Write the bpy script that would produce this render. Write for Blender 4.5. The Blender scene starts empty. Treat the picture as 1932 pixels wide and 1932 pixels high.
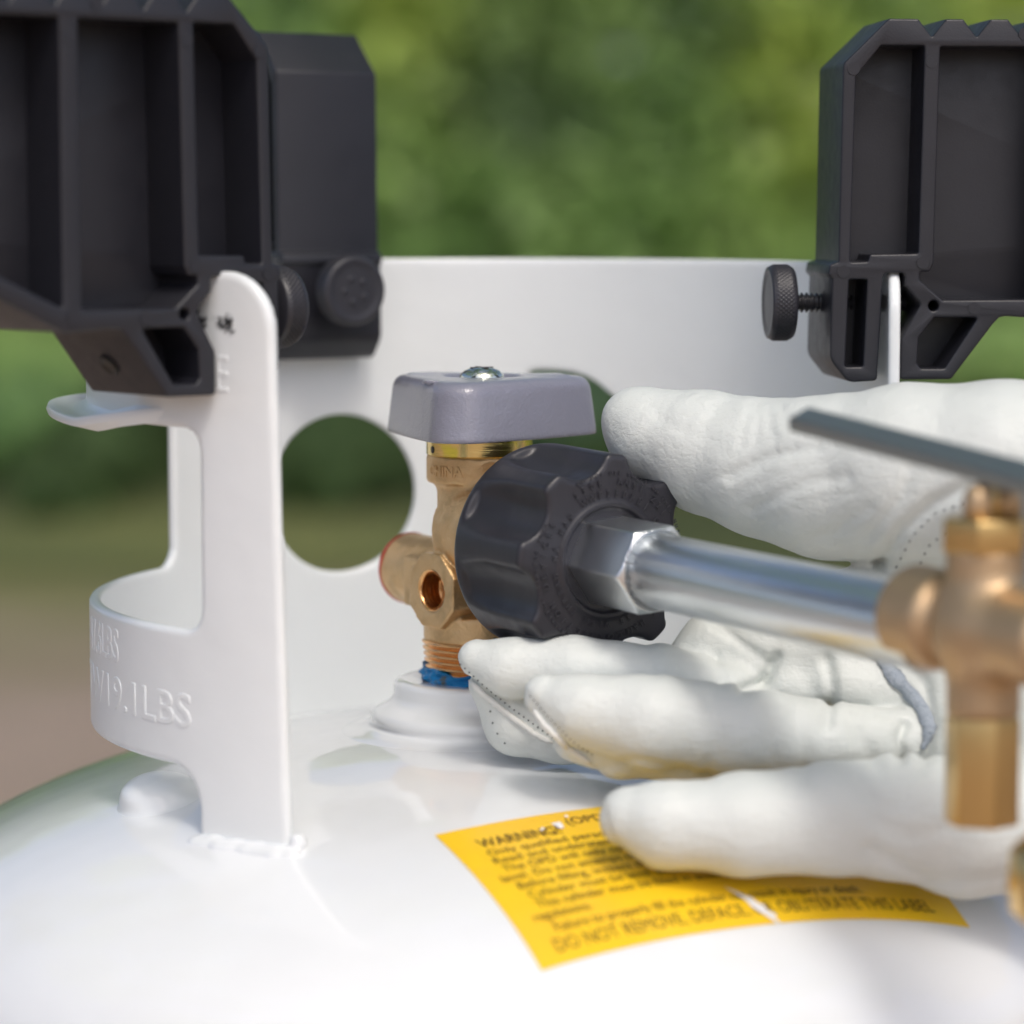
import bpy, bmesh, math, random
import numpy as np
from mathutils import Vector, Matrix
from mathutils.geometry import tessellate_polygon
from mathutils.bvhtree import BVHTree

SC = bpy.context.scene
COL = SC.collection
CM = 0.01
rad = math.radians
random.seed(7)
rng = np.random.default_rng(7)

# ------------------------------------------------------------------ camera
FP = 5625.0                                  # focal length in units of a 1932-wide frame
PITCH = math.atan(571 / FP)
CAMP = Vector((0.47, -75.0, 13.0))           # centimetres, origin = top of the tank's dome
FWD = Vector((0, math.cos(PITCH), -math.sin(PITCH)))
UPV = Vector((0, math.sin(PITCH), math.cos(PITCH)))
cd = bpy.data.cameras.new('camera')
cd.sensor_width = 36.0
cd.lens = 36.0 * FP / 1932.0
cd.clip_start = 0.02
cd.clip_end = 500.0
cd.dof.use_dof = True
cd.dof.focus_distance = 0.725
cd.dof.aperture_fstop = 7.4
cd.dof.aperture_blades = 0
cam = bpy.data.objects.new('camera', cd)
COL.objects.link(cam)
cam.location = CAMP * CM
cam.rotation_euler = (math.pi / 2 - PITCH, 0, 0)
SC.camera = cam

# ------------------------------------------------------------------ world, sun, exposure
SUN_EL, SUN_AZ = rad(57), rad(160)           # azimuth clockwise from +y: half high, behind the camera
w = bpy.data.worlds.new('World')
SC.world = w
w.use_nodes = True
nt = w.node_tree
bg = nt.nodes['Background']
sky = nt.nodes.new('ShaderNodeTexSky')
sky.sky_type = 'NISHITA'
sky.sun_disc = False
sky.sun_elevation = SUN_EL
sky.sun_rotation = SUN_AZ
sky.dust_density = 4.0
sky.ozone_density = 0.0
sky.air_density = 0.7
nt.links.new(sky.outputs[0], bg.inputs[0])
bg.inputs[1].default_value = 0.15
sl = bpy.data.lights.new('sun', 'SUN')
sl.energy = 0.9
sl.angle = rad(12)
sl.color = (1.0, 0.97, 0.93)
sun = bpy.data.objects.new('sun', sl)
COL.objects.link(sun)
sdir = Vector((math.sin(SUN_AZ) * math.cos(SUN_EL), math.cos(SUN_AZ) * math.cos(SUN_EL), math.sin(SUN_EL)))
sun.rotation_euler = sdir.to_track_quat('Z', 'Y').to_euler()
SC.view_settings.view_transform = 'Standard'
SC.view_settings.look = 'None'
SC.view_settings.exposure = 0.45
SC.view_settings.gamma = 1.0
SC.cycles.use_denoising = True
SC.cycles.max_bounces = 8
SC.cycles.diffuse_bounces = 4
SC.cycles.glossy_bounces = 4
SC.cycles.sample_clamp_indirect = 6.0

# ------------------------------------------------------------------ helpers
def at(vx, vy, y):
    """point (cm) on the world plane y seen at photograph position vx, vy"""
    d = FWD + Vector((1, 0, 0)) * ((vx - 966) / FP) + UPV * ((966 - vy) / FP)
    return CAMP + d * ((y - CAMP.y) / d.y)

def project(P):
    q = P - np.array(CAMP)
    z = q @ np.array(FWD)
    return 966 + FP * q[..., 0] / z, 966 - FP * (q @ np.array(UPV)) / z, z

def tag(o, label=None, cat=None, group=None, kind=None):
    if label: o['label'] = label
    if cat: o['category'] = cat
    if group: o['group'] = group
    if kind: o['kind'] = kind
    return o

def empty(name, loc=(0, 0, 0), rz=0.0):
    o = bpy.data.objects.new(name, None)
    COL.objects.link(o)
    o.empty_display_size = 0.02
    o.location = Vector(loc) * CM
    o.rotation_euler = (0, 0, rz)
    return o

def sharpen(me, deg=35):
    bm = bmesh.new(); bm.from_mesh(me)
    a = rad(deg)
    for f in bm.faces: f.smooth = True
    for e in bm.edges:
        if len(e.link_faces) == 2:
            e.smooth = e.calc_face_angle(0.0) < a
    bm.to_mesh(me); bm.free()

def link(name, me, m, parent=None, sharp=None, world=True):
    """link a mesh given in cm; world=True: vertices are world cm even under a moved parent"""
    if sharp: sharpen(me, sharp)
    o = bpy.data.objects.new(name, me)
    COL.objects.link(o)
    if m is not None: me.materials.append(m)
    if parent is not None:
        o.parent = parent
        if world:
            p, M = parent, Matrix()
            chain = []
            while p is not None:
                chain.append(p); p = p.parent
            for p in reversed(chain):
                M = M @ Matrix.LocRotScale(p.location, p.rotation_euler, p.scale)
            o.matrix_parent_inverse = Matrix()
            me.transform(M.inverted())
    return o

def mesh_np(name, V, F, quad=True, smooth=True):
    V = np.asarray(V, dtype=np.float32) * CM
    F = np.asarray(F, dtype=np.int32)
    n = F.shape[1]
    me = bpy.data.meshes.new(name)
    me.vertices.add(len(V)); me.vertices.foreach_set('co', V.ravel())
    me.loops.add(F.size); me.loops.foreach_set('vertex_index', F.ravel())
    me.polygons.add(len(F))
    me.polygons.foreach_set('loop_start', np.arange(0, F.size, n, dtype=np.int32))
    me.polygons.foreach_set('use_smooth', np.full(len(F), smooth))
    me.update(calc_edges=True)
    return me

def mesh_bm(name, bm):
    bmesh.ops.scale(bm, vec=(CM, CM, CM), verts=bm.verts)
    me = bpy.data.meshes.new(name); bm.to_mesh(me); bm.free()
    return me

def surface(f, lo, hi, h):
    """smooth iso-surface (f < 0 is solid) of a distance field sampled on a grid"""
    lo = np.array(lo, float); hi = np.array(hi, float)
    n = np.ceil((hi - lo) / h).astype(int) + 1
    ax = [lo[i] + h * np.arange(n[i]) for i in range(3)]
    X, Y, Z = np.meshgrid(*ax, indexing='ij')
    D = f(X.astype(np.float32), Y.astype(np.float32), Z.astype(np.float32))
    D = D.astype(np.float32)
    D[0] = np.maximum(D[0], h); D[-1] = np.maximum(D[-1], h)
    D[:, 0] = np.maximum(D[:, 0], h); D[:, -1] = np.maximum(D[:, -1], h)
    D[:, :, 0] = np.maximum(D[:, :, 0], h); D[:, :, -1] = np.maximum(D[:, :, -1], h)
    S = D < 0
    cn = tuple(n - 1)
    acc = np.zeros(cn + (3,), np.float32); cnt = np.zeros(cn, np.float32)
    for a in range(3):
        b, c = (a + 1) % 3, (a + 2) % 3
        for ob in (0, 1):
            for oc in (0, 1):
                s0 = [None] * 3; s1 = [None] * 3
                s0[a] = slice(0, n[a] - 1); s1[a] = slice(1, n[a])
                s0[b] = s1[b] = slice(ob, n[b] - 1 + ob)
                s0[c] = s1[c] = slice(oc, n[c] - 1 + oc)
                d0, d1 = D[tuple(s0)], D[tuple(s1)]
                x = (d0 < 0) != (d1 < 0)
                t = np.where(x, d0 / np.where(x, d0 - d1, 1), 0)
                acc[..., a] += np.where(x, t, 0)
                acc[..., b] += np.where(x, ob, 0)
                acc[..., c] += np.where(x, oc, 0)
                cnt += x
    act = cnt > 0
    idx = -np.ones(cn, np.int64)
    idx[act] = np.arange(act.sum())
    I = np.argwhere(act)
    V = lo + h * (I + acc[act] / cnt[act][:, None])
    Fs = []
    for a in range(3):
        b, c = (a + 1) % 3, (a + 2) % 3
        s0 = [None] * 3; s1 = [None] * 3
        s0[a] = slice(0, n[a] - 1); s1[a] = slice(1, n[a])
        s0[b] = s1[b] = slice(1, n[b] - 1)
        s0[c] = s1[c] = slice(1, n[c] - 1)
        x = S[tuple(s0)] != S[tuple(s1)]
        e = np.argwhere(x)
        e[:, b] += 1; e[:, c] += 1
        ins = S[e[:, 0], e[:, 1], e[:, 2]]
        q = []
        for db, dc in ((-1, -1), (0, -1), (0, 0), (-1, 0)):
            g = e.copy(); g[:, b] += db; g[:, c] += dc
            q.append(idx[g[:, 0], g[:, 1], g[:, 2]])
        q = np.stack(q, 1)
        q[~ins] = q[~ins][:, ::-1]
        Fs.append(q)
    return V, np.concatenate(Fs)

def smin(a, b, k):
    h = np.clip(0.5 + 0.5 * (b - a) / k, 0, 1)
    return b + (a - b) * h - k * h * (1 - h)

def smax(a, b, k): return -smin(-a, -b, k)

def d_cyl(r, t, R, t0, t1, rnd=0.05):
    """capped cylinder: r radial distance, t axial coordinate"""
    dx = r - R + rnd; dy = np.abs(t - (t0 + t1) / 2) - (t1 - t0) / 2 + rnd
    return np.minimum(np.maximum(dx, dy), 0) + np.sqrt(np.maximum(dx, 0) ** 2 + np.maximum(dy, 0) ** 2) - rnd

def d_box(x, y, z, hx, hy, hz, rnd=0.05):
    ax, ay, az = np.abs(x) - hx + rnd, np.abs(y) - hy + rnd, np.abs(z) - hz + rnd
    return np.minimum(np.maximum(ax, np.maximum(ay, az)), 0) + np.sqrt(np.maximum(ax, 0) ** 2 + np.maximum(ay, 0) ** 2 + np.maximum(az, 0) ** 2) - rnd

def lathe(name, prof, M=None, seg=64, cap=True):
    V, F = [], []
    n = len(prof)
    for i in range(seg):
        a = 2 * math.pi * i / seg
        for r, z in prof:
            V.append((r * math.cos(a), r * math.sin(a), z))
    for i in range(seg):
        j = (i + 1) % seg
        for k in range(n - 1):
            F.append((i * n + k, j * n + k, j * n + k + 1, i * n + k + 1))
    V = np.array(V, float)
    if M is not None:
        V = V @ np.array(M.to_3x3()).T + np.array(M.translation)
    return mesh_np(name, V, F)

def axis_matrix(o, d, up=Vector((0, 0, 1))):
    """z axis -> d, y axis -> up as far as possible"""
    z = Vector(d).normalized()
    x = up.cross(z)
    if x.length < 1e-3: x = Vector((1, 0, 0))
    x.normalize(); y = z.cross(x)
    M = Matrix((x, y, z)).transposed().to_4x4()
    M.translation = Vector(o)
    return M

def tube(name, pts, rr, seg=10, closed=False):
    pts = [Vector(p) for p in pts]
    n = len(pts)
    V, F = [], []
    prev = None
    for i, p in enumerate(pts):
        t = (pts[min(i + 1, n - 1)] - pts[max(i - 1, 0)]).normalized()
        if prev is None:
            prev = t.orthogonal().normalized()
        u = (prev - t * prev.dot(t)).normalized(); prev = u
        v = t.cross(u)
        r = rr[i] if hasattr(rr, '__len__') else rr
        for k in range(seg):
            a = 2 * math.pi * k / seg
            V.append(p + (u * math.cos(a) + v * math.sin(a)) * r)
    for i in range(n - 1):
        for k in range(seg):
            l = (k + 1) % seg
            F.append((i * seg + k, i * seg + l, (i + 1) * seg + l, (i + 1) * seg + k))
    me = bpy.data.meshes.new(name)
    V = [v * CM for v in V]
    F = [tuple(f) for f in F] + [tuple(range(seg))[::-1], tuple((n - 1) * seg + k for k in range(seg))]
    me.from_pydata(V, [], F)
    me.polygons.foreach_set('use_smooth', [True] * len(F))
    return me

def fillet(pts, rads, seg=5):
    out = []
    n = len(pts)
    for i in range(n):
        p = Vector(pts[i]); a = Vector(pts[i - 1]); b = Vector(pts[(i + 1) % n])
        r = rads[i] if hasattr(rads, '__len__') else rads
        u = (a - p); v = (b - p)
        lu, lv = u.length, v.length
        u.normalize(); v.normalize()
        ang = u.angle(v)
        if r <= 1e-5 or abs(ang - math.pi) < 0.02:
            out.append(tuple(p)); continue
        t = min(r / math.tan(ang / 2), lu * 0.48, lv * 0.48)
        p0, p1 = p + u * t, p + v * t
        for k in range(seg + 1):
            s = k / seg
            q = p0 * (1 - s) ** 2 + p * 2 * s * (1 - s) + p1 * s * s
            out.append((q.x, q.y))
    return out

def plate(name, outline, holes, half, bevel=0.05, offset=None):
    """flat bevelled plate in the xy plane with holes (cm), extruded +-half along z; returned scaled to metres"""
    cu = bpy.data.curves.new(name, 'CURVE')
    cu.dimensions = '2D'; cu.fill_mode = 'BOTH'
    for pl in [outline] + holes:
        s = cu.splines.new('POLY'); s.points.add(len(pl) - 1)
        for i, (x, y) in enumerate(pl): s.points[i].co = (x, y, 0, 1)
        s.use_cyclic_u = True
    cu.extrude = half - bevel; cu.bevel_depth = bevel; cu.bevel_resolution = 2
    cu.offset = -bevel if offset is None else offset
    o = bpy.data.objects.new(name, cu); COL.objects.link(o)
    dg = bpy.context.evaluated_depsgraph_get()
    me = bpy.data.meshes.new_from_object(o.evaluated_get(dg))
    bpy.data.objects.remove(o); bpy.data.curves.remove(cu)
    me.materials.clear()
    bm = bmesh.new(); bm.from_mesh(me)
    bmesh.ops.remove_doubles(bm, verts=bm.verts, dist=1e-5)
    bmesh.ops.recalc_face_normals(bm, faces=bm.faces)
    bm.to_mesh(me); bm.free()
    me.transform(Matrix.Scale(CM, 4))
    return me

_font_cache = {}
def text_mesh(s, size, extrude=0.02, bevel=0.0, offset=0.0, xscale=1.0, align='LEFT', spacing=1.0):
    """text as numpy verts + faces list in cm, on the xy plane"""
    key = (s, size, extrude, bevel, offset, xscale, align, spacing)
    if key in _font_cache: return _font_cache[key]
    cu = bpy.data.curves.new('t', 'FONT')
    cu.body = s; cu.size = size; cu.extrude = extrude; cu.bevel_depth = bevel; cu.bevel_resolution = 1
    cu.offset = offset; cu.align_x = align; cu.space_character = spacing; cu.resolution_u = 3
    o = bpy.data.objects.new('t', cu); COL.objects.link(o)
    dg = bpy.context.evaluated_depsgraph_get()
    me = bpy.data.meshes.new_from_object(o.evaluated_get(dg))
    bpy.data.objects.remove(o); bpy.data.curves.remove(cu)
    V = np.array([v.co[:] for v in me.vertices], float).reshape(-1, 3)
    F = [tuple(p.vertices) for p in me.polygons]
    bpy.data.meshes.remove(me)
    if len(V): V[:, 0] *= xscale
    _font_cache[key] = (V, F)
    return V, F

def mesh_list(name, V, F, smooth=False):
    me = bpy.data.meshes.new(name)
    me.from_pydata([tuple(v) for v in np.asarray(V) * CM], [], F)
    if smooth: me.polygons.foreach_set('use_smooth', [True] * len(F))
    return me

# ------------------------------------------------------------------ materials
def mat(name, color, rough=0.5, metal=0.0, spec=0.5, coat=0.0, coat_rough=0.05,
        bumps=(), mottle=None, rough_var=0.0, sss=0.0, extra=None):
    m = bpy.data.materials.new(name); m.use_nodes = True
    t = m.node_tree; b = t.nodes['Principled BSDF']
    N = t.nodes.new
    b.inputs['Base Color'].default_value = (*color, 1)
    b.inputs['Roughness'].default_value = rough
    b.inputs['Metallic'].default_value = metal
    b.inputs['Specular IOR Level'].default_value = spec
    b.inputs['Coat Weight'].default_value = coat
    b.inputs['Coat Roughness'].default_value = coat_rough
    tc = N('ShaderNodeTexCoord')
    def noise(scale, detail=3.0, sx=1.0, sy=1.0, sz=1.0, r=0.55):
        mp = N('ShaderNodeMapping'); mp.inputs['Scale'].default_value = (sx, sy, sz)
        t.links.new(tc.outputs['Object'], mp.inputs[0])
        n = N('ShaderNodeTexNoise'); n.inputs['Scale'].default_value = scale
        n.inputs['Detail'].default_value = detail; n.inputs['Roughness'].default_value = r
        t.links.new(mp.outputs[0], n.inputs['Vector'])
        return n
    if mottle:
        c2, scale, lo, hi = mottle[:4]
        n = noise(scale, 5.0)
        rp = N('ShaderNodeMapRange'); rp.inputs[1].default_value = lo; rp.inputs[2].default_value = hi
        t.links.new(n.outputs[0], rp.inputs[0])
        mx = N('ShaderNodeMix'); mx.data_type = 'RGBA'
        mx.inputs[6].default_value = (*color, 1); mx.inputs[7].default_value = (*c2, 1)
        t.links.new(rp.outputs[0], mx.inputs[0])
        t.links.new(mx.outputs[2], b.inputs['Base Color'])
    if rough_var:
        n = noise(260, 4.0)
        rp = N('ShaderNodeMapRange'); rp.inputs[1].default_value = .3; rp.inputs[2].default_value = .7
        rp.inputs[3].default_value = max(0.02, rough - rough_var); rp.inputs[4].default_value = min(1, rough + rough_var)
        t.links.new(n.outputs[0], rp.inputs[0]); t.links.new(rp.outputs[0], b.inputs['Roughness'])
    prev = None
    for bp in bumps:
        scale, dist, detail = bp[:3]
        st = bp[3] if len(bp) > 3 else (1, 1, 1)
        n = noise(scale, detail, *st)
        src = n.outputs[0]
        if len(bp) > 4 and bp[4] == 'ridge':
            a = N('ShaderNodeMath'); a.operation = 'SUBTRACT'; a.inputs[1].default_value = 0.5
            t.links.new(src, a.inputs[0])
            a2 = N('ShaderNodeMath'); a2.operation = 'ABSOLUTE'; t.links.new(a.outputs[0], a2.inputs[0])
            a3 = N('ShaderNodeMath'); a3.operation = 'POWER'; a3.inputs[1].default_value = 0.5
            t.links.new(a2.outputs[0], a3.inputs[0]); src = a3.outputs[0]
        bu = N('ShaderNodeBump'); bu.inputs['Distance'].default_value = dist
        bu.inputs['Strength'].default_value = 1.0
        t.links.new(src, bu.inputs['Height'])
        if prev is not None: t.links.new(prev, bu.inputs['Normal'])
        prev = bu.outputs[0]
    if prev is not None:
        t.links.new(prev, b.inputs['Normal'])
        if coat: t.links.new(prev, b.inputs['Coat Normal'])
    return m

# noise scales are per metre
M_TANK = mat('tank_white_paint', (0.765, 0.79, 0.80), 0.30, coat=1.0, coat_rough=0.03, bumps=[(30, 0.0006, 2), (420, 0.00002, 2)], mottle=((0.74, 0.76, 0.76), 35, 0.52, 0.8))
M_TANK.node_tree.nodes['Principled BSDF'].inputs['Coat IOR'].default_value = 1.5
M_COLLAR = mat('collar_white_paint', (0.785, 0.818, 0.822), 0.34, coat=0.35, coat_rough=0.25, bumps=[(60, 0.0004, 2), (500, 0.00006, 3)])
M_PLASTIC = mat('black_moulded_plastic', (0.013, 0.0135, 0.019), 0.42, spec=0.5, bumps=[(2600, 0.00005, 2), (40, 0.0003, 2)], rough_var=0.05)
M_KNOB = mat('black_knob_plastic', (0.026, 0.026, 0.033), 0.40, spec=0.5, bumps=[(2400, 0.00003, 2)])
M_NUT = mat('black_nut_plastic', (0.022, 0.022, 0.029), 0.38, spec=0.5, bumps=[(3000, 0.00003, 2), (60, 0.0003, 2)], rough_var=0.07)
M_SCREW = mat('black_screw', (0.02, 0.02, 0.024), 0.3, spec=0.6)
M_WHEEL = mat('grey_wheel_paint', (0.215, 0.22, 0.275), 0.34, spec=0.5, coat=0.7, coat_rough=0.12, bumps=[(1300, 0.00013, 3), (150, 0.0003, 2)])
M_CAST = mat('cast_brass', (0.70, 0.475, 0.245), 0.42, metal=0.85, bumps=[(1500, 0.00016, 4), (200, 0.0006, 3)], mottle=((0.50, 0.33, 0.16), 160, 0.48, 0.75), rough_var=0.1)
M_TURNED = mat('turned_brass', (0.80, 0.62, 0.26), 0.20, metal=1.0, bumps=[(700, 0.00004, 2, (.1, .1, 4))], mottle=((0.72, 0.70, 0.12), 90, 0.55, 0.62))
M_THREAD = mat('brass_thread', (0.84, 0.47, 0.20), 0.27, metal=1.0, bumps=[(900, 0.00008, 3)])
M_BRASS2 = mat('forged_brass', (0.53, 0.385, 0.235), 0.5, metal=0.85, bumps=[(300, 0.0002, 3)])
M_HEX = mat('machined_brass', (0.63, 0.44, 0.19), 0.28, metal=1.0, bumps=[(300, 0.0001, 2)])
M_STEEL = mat('zinc_plated_steel', (0.74, 0.77, 0.79), 0.31, metal=1.0, bumps=[(60, 0.0002, 2)], rough_var=0.03)
M_LEVER = mat('grey_steel_bar', (0.27, 0.315, 0.335), 0.40, metal=0.9, bumps=[(250, 0.0001, 2)])
M_BLUE = mat('blue_thread_sealant', (0.0, 0.19, 0.47), 0.35, bumps=[(900, 0.0008, 3, (.4, .4, 2.5))], mottle=((0.10, 0.12, 0.12), 260, 0.55, 0.66))
M_RED = mat('red_cap_edge', (0.62, 0.07, 0.04), 0.4)
M_GLOVE = mat('white_goatskin', (0.66, 0.695, 0.67), 0.5, spec=0.45,
              bumps=[(90, 0.0004, 3), (300, 0.00020, 4, (1, 1, .6)), (210, 0.00022, 4, (.6, 1, 1.3), 'ridge'), (750, 0.00012, 3), (1900, 0.00007, 2)], mottle=((0.625, 0.66, 0.635), 60, 0.4, 0.7))
M_SEAMLEATHER = mat('white_leather_edge', (0.70, 0.71, 0.68), 0.6, bumps=[(800, 0.0003, 3)])
M_THREADDARK = mat('grey_thread', (0.16, 0.18, 0.18), 0.7)
M_STRIP = mat('grey_leather_strip', (0.34, 0.39, 0.45), 0.75, bumps=[(1500, 0.0004, 3)], mottle=((0.24, 0.28, 0.33), 900, 0.5, 0.7))
M_YELLOW = mat('yellow_label_film', (0.88, 0.57, 0.012), 0.33, coat=0.3, coat_rough=0.15, bumps=[(40, 0.0005, 2)], mottle=((0.88, 0.52, 0.02), 45, 0.4, 0.7))
M_PRINT = mat('brown_black_print', (0.055, 0.030, 0.012), 0.5)
M_TORN = mat('torn_label_backing', (0.80, 0.80, 0.80), 0.7, bumps=[(600, 0.0008, 3)])
M_CHIP = mat('chipped_bare_steel', (0.02, 0.02, 0.022), 0.5)
M_DARKHOLE = mat('dark_bore', (0.02, 0.018, 0.015), 0.5)

# ------------------------------------------------------------------ ground and far foliage
GZ = -33.0
def ground_sheet(name, x0, x1, y0, y1, z, m, kind, n=2, amp=0.0):
    xs = np.linspace(x0, x1, n); ys = np.linspace(y0, y1, n)
    X, Y = np.meshgrid(xs, ys, indexing='ij')
    Zs = np.full_like(X, z) + amp * rng.standard_normal(X.shape)
    V = np.stack([X, Y, Zs], -1).reshape(-1, 3)
    F = [(i * n + j, (i + 1) * n + j, (i + 1) * n + j + 1, i * n + j + 1) for i in range(n - 1) for j in range(n - 1)]
    o = link(name, mesh_np(name, V, F), m)
    tag(o, kind=kind)
    return o
M_DIRT = mat('brown_dirt', (0.43, 0.33, 0.26), 0.95, bumps=[(8, 0.02, 5)], mottle=((0.34, 0.25, 0.19), 1.2, 0.4, 0.65))
M_LAWN = mat('mown_grass', (0.16, 0.17, 0.045), 0.9, bumps=[(60, 0.01, 4)], mottle=((0.06, 0.085, 0.025), 0.9, 0.42, 0.6))
def worn_edge(m):
    # thin grass invades the dirt towards the lawn
    t = m.node_tree; b = t.nodes['Principled BSDF']
    src = b.inputs['Base Color'].links[0].from_socket
    g = t.nodes.new('ShaderNodeNewGeometry'); sp = t.nodes.new('ShaderNodeSeparateXYZ'); t.links.new(g.outputs['Position'], sp.inputs[0])
    n = t.nodes.new('ShaderNodeTexNoise'); n.inputs['Scale'].default_value = 3.0; n.inputs['Detail'].default_value = 5; t.links.new(g.outputs['Position'], n.inputs['Vector'])
    a = t.nodes.new('ShaderNodeMath'); a.operation = 'MULTIPLY_ADD'; a.inputs[1].default_value = 1.1; t.links.new(n.outputs[0], a.inputs[0]); t.links.new(sp.outputs['Y'], a.inputs[2])
    r = t.nodes.new('ShaderNodeMapRange'); r.inputs[1].default_value = 2.55; r.inputs[2].default_value = 3.55; t.links.new(a.outputs[0], r.inputs[0])
    mx = t.nodes.new('ShaderNodeMix'); mx.data_type = 'RGBA'; mx.inputs[7].default_value = (0.16, 0.16, 0.05, 1)
    t.links.new(r.outputs[0], mx.inputs[0]); t.links.new(src, mx.inputs[6]); t.links.new(mx.outputs[2], b.inputs['Base Color'])
worn_edge(M_DIRT)
dirt = ground_sheet('ground', -9000, 9000, -3000, 20000, GZ, M_DIRT, 'structure')
dirt['label'] = 'bare brown dirt behind the tank, out of focus'
lawn = ground_sheet('lawn', -9000, 9000, 300, 20000, GZ + 0.4, M_LAWN, 'structure')
lawn['label'] = 'olive green grass beyond the dirt, far out of focus'

def leaf_material():
    m = bpy.data.materials.new('leaf_green'); m.use_nodes = True
    t = m.node_tree; b = t.nodes['Principled BSDF']
    a = t.nodes.new('ShaderNodeAttribute'); a.attribute_name = 'leaf_colour'
    t.links.new(a.outputs['Color'], b.inputs['Base Color'])
    b.inputs['Roughness'].default_value = 0.55
    b.inputs['Specular IOR Level'].default_value = 0.35
    tr = t.nodes.new('ShaderNodeBsdfTranslucent')
    t.links.new(a.outputs['Color'], tr.inputs[0])
    mx = t.nodes.new('ShaderNodeMixShader'); mx.inputs[0].default_value = 0.5
    t.links.new(b.outputs[0], mx.inputs[1]); t.links.new(tr.outputs[0], mx.inputs[2])
    t.links.new(mx.outputs[0], t.nodes['Material Output'].inputs[0])
    return m
M_LEAF = leaf_material()

def leaves(P, size, C):
    n = len(P)
    N = rng.standard_normal((n, 3)) + np.array([0.1, -0.8, 0.9])          # leaves turn towards the open light
    N /= np.linalg.norm(N, axis=1)[:, None]
    A = np.cross(N, rng.standard_normal((n, 3))); A /= np.linalg.norm(A, axis=1)[:, None]
    B = np.cross(N, A)
    s = (size * (0.6 + 0.8 * rng.random(n)))[:, None]
    q = np.stack([P - A * s, P + B * s * 0.5, P + A * s, P - B * s * 0.5], 1)
    k = 0.78 + 0.44 * rng.random(n)
    col = np.concatenate([C * k[:, None], np.ones((n, 1))], 1)
    return q.reshape(-1, 3), np.repeat(col, 4, 0)

def foliage(name, clumps, slabs=()):
    """clumps: (x, y, z, rx, ry, rz, n, size, colour); slabs: (lo, hi, n, size, colour function); cm"""
    Vs, Cs = [], []
    for (x, y, z, rx, ry, rz, n, size, c) in clumps:
        u = rng.standard_normal((n, 3)); u /= np.linalg.norm(u, axis=1)[:, None]
        r = rng.random(n) ** 0.45
        P = np.array([x, y, z]) + u * r[:, None] * np.array([rx, ry, rz])
        v, c_ = leaves(P, size, np.repeat(np.array(c)[None], n, 0)); Vs.append(v); Cs.append(c_)
    for lo, hi, n, size, cf in slabs:
        P = np.array(lo) + rng.random((n, 3)) * (np.array(hi) - np.array(lo))
        P[:, 1] += 5 * np.sin(P[:, 0] / 31.0) * np.sin(P[:, 2] / 27.0 + 1)
        v, c_ = leaves(P, size, cf(P)); Vs.append(v); Cs.append(c_)
    V = np.concatenate(Vs); C = np.concatenate(Cs)
    F = np.arange(len(V)).reshape(-1, 4)
    me = mesh_np(name, V, F, smooth=False)
    at_ = me.color_attributes.new('leaf_colour', 'FLOAT_COLOR', 'POINT')
    at_.data.foreach_set('color', C.astype(np.float32).ravel())
    return link(name, me, M_LEAF)

def spot(vx, vy, y): return tuple(at(vx, vy, y))
DARK, MID, LIGHT, LIME, OLIVE, BLUEG = (0.12, 0.19, 0.065), (0.29, 0.46, 0.17), (0.42, 0.58, 0.20), (0.62, 0.72, 0.16), (0.16, 0.17, 0.05), (0.17, 0.27, 0.14)
cl = []
def put(vx, vy, y, w_, h_, col, n, size=6):
    x, yy, z = at(vx, vy, y)
    k = (75 + y) / FP
    cl.append((x, yy, z, w_ * k, 60, h_ * k, n, size, col))
# the hedge: one deep leafy bank, its bright and dark patches put into leaf colour
TONE_PATCHES = [(740, 30, 150, LIME), (1080, 40, 130, LIGHT), (1440, 110, 170, LIME), (1490, 260, 130, LIME), (950, 160, 130, DARK), (1010, 230, 110, BLUEG), (1300, 60, 100, BLUEG),
          (1330, 330, 150, LIGHT), (1250, 200, 120, MID), (780, 330, 130, LIGHT), (900, 420, 110, MID), (560, 40, 120, MID), (60, 660, 170, LIGHT), (1900, 640, 160, LIGHT), (1900, 10, 150, LIME), (1180, 420, 140, MID)]
def hedge_colour(P):
    q = P - np.array(CAMP)
    base = np.array(MID) * 1.0
    n = 0.5 + 0.25 * np.sin(P[:, 0] / 23 + 1.3 * np.sin(P[:, 2] / 31)) + 0.25 * np.sin(P[:, 2] / 19 + 1.7 * np.sin(P[:, 0] / 37))
    C = base[None] * (1 - n[:, None]) + np.array(LIGHT)[None] * n[:, None]
    for vx, vy, r, c in TONE_PATCHES:
        o = np.array(at(vx, vy, 820)); rr_ = r * 895 / FP
        w_ = 0.85 * np.exp(-((P[:, 0] - o[0]) ** 2 + (P[:, 2] - o[2]) ** 2) / (rr_ ** 2))[:, None]
        C = C * (1 - w_) + np.array(c)[None] * w_
    return C
slabs = [((-420, 780, -40), (480, 900, 300), 150000, 4.2, hedge_colour)]
# unseen boughs overhead, added so the glossy tank mirrors sky between leaves
for i in range(120):
    x = random.uniform(-330, 330); y = random.uniform(-200, 420); z = random.uniform(240, 330)
    cl.append((x, y, z, random.uniform(22, 50), random.uniform(22, 50), random.uniform(10, 20), 260, 5.0, random.choice([MID, LIGHT, DARK])))
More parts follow.
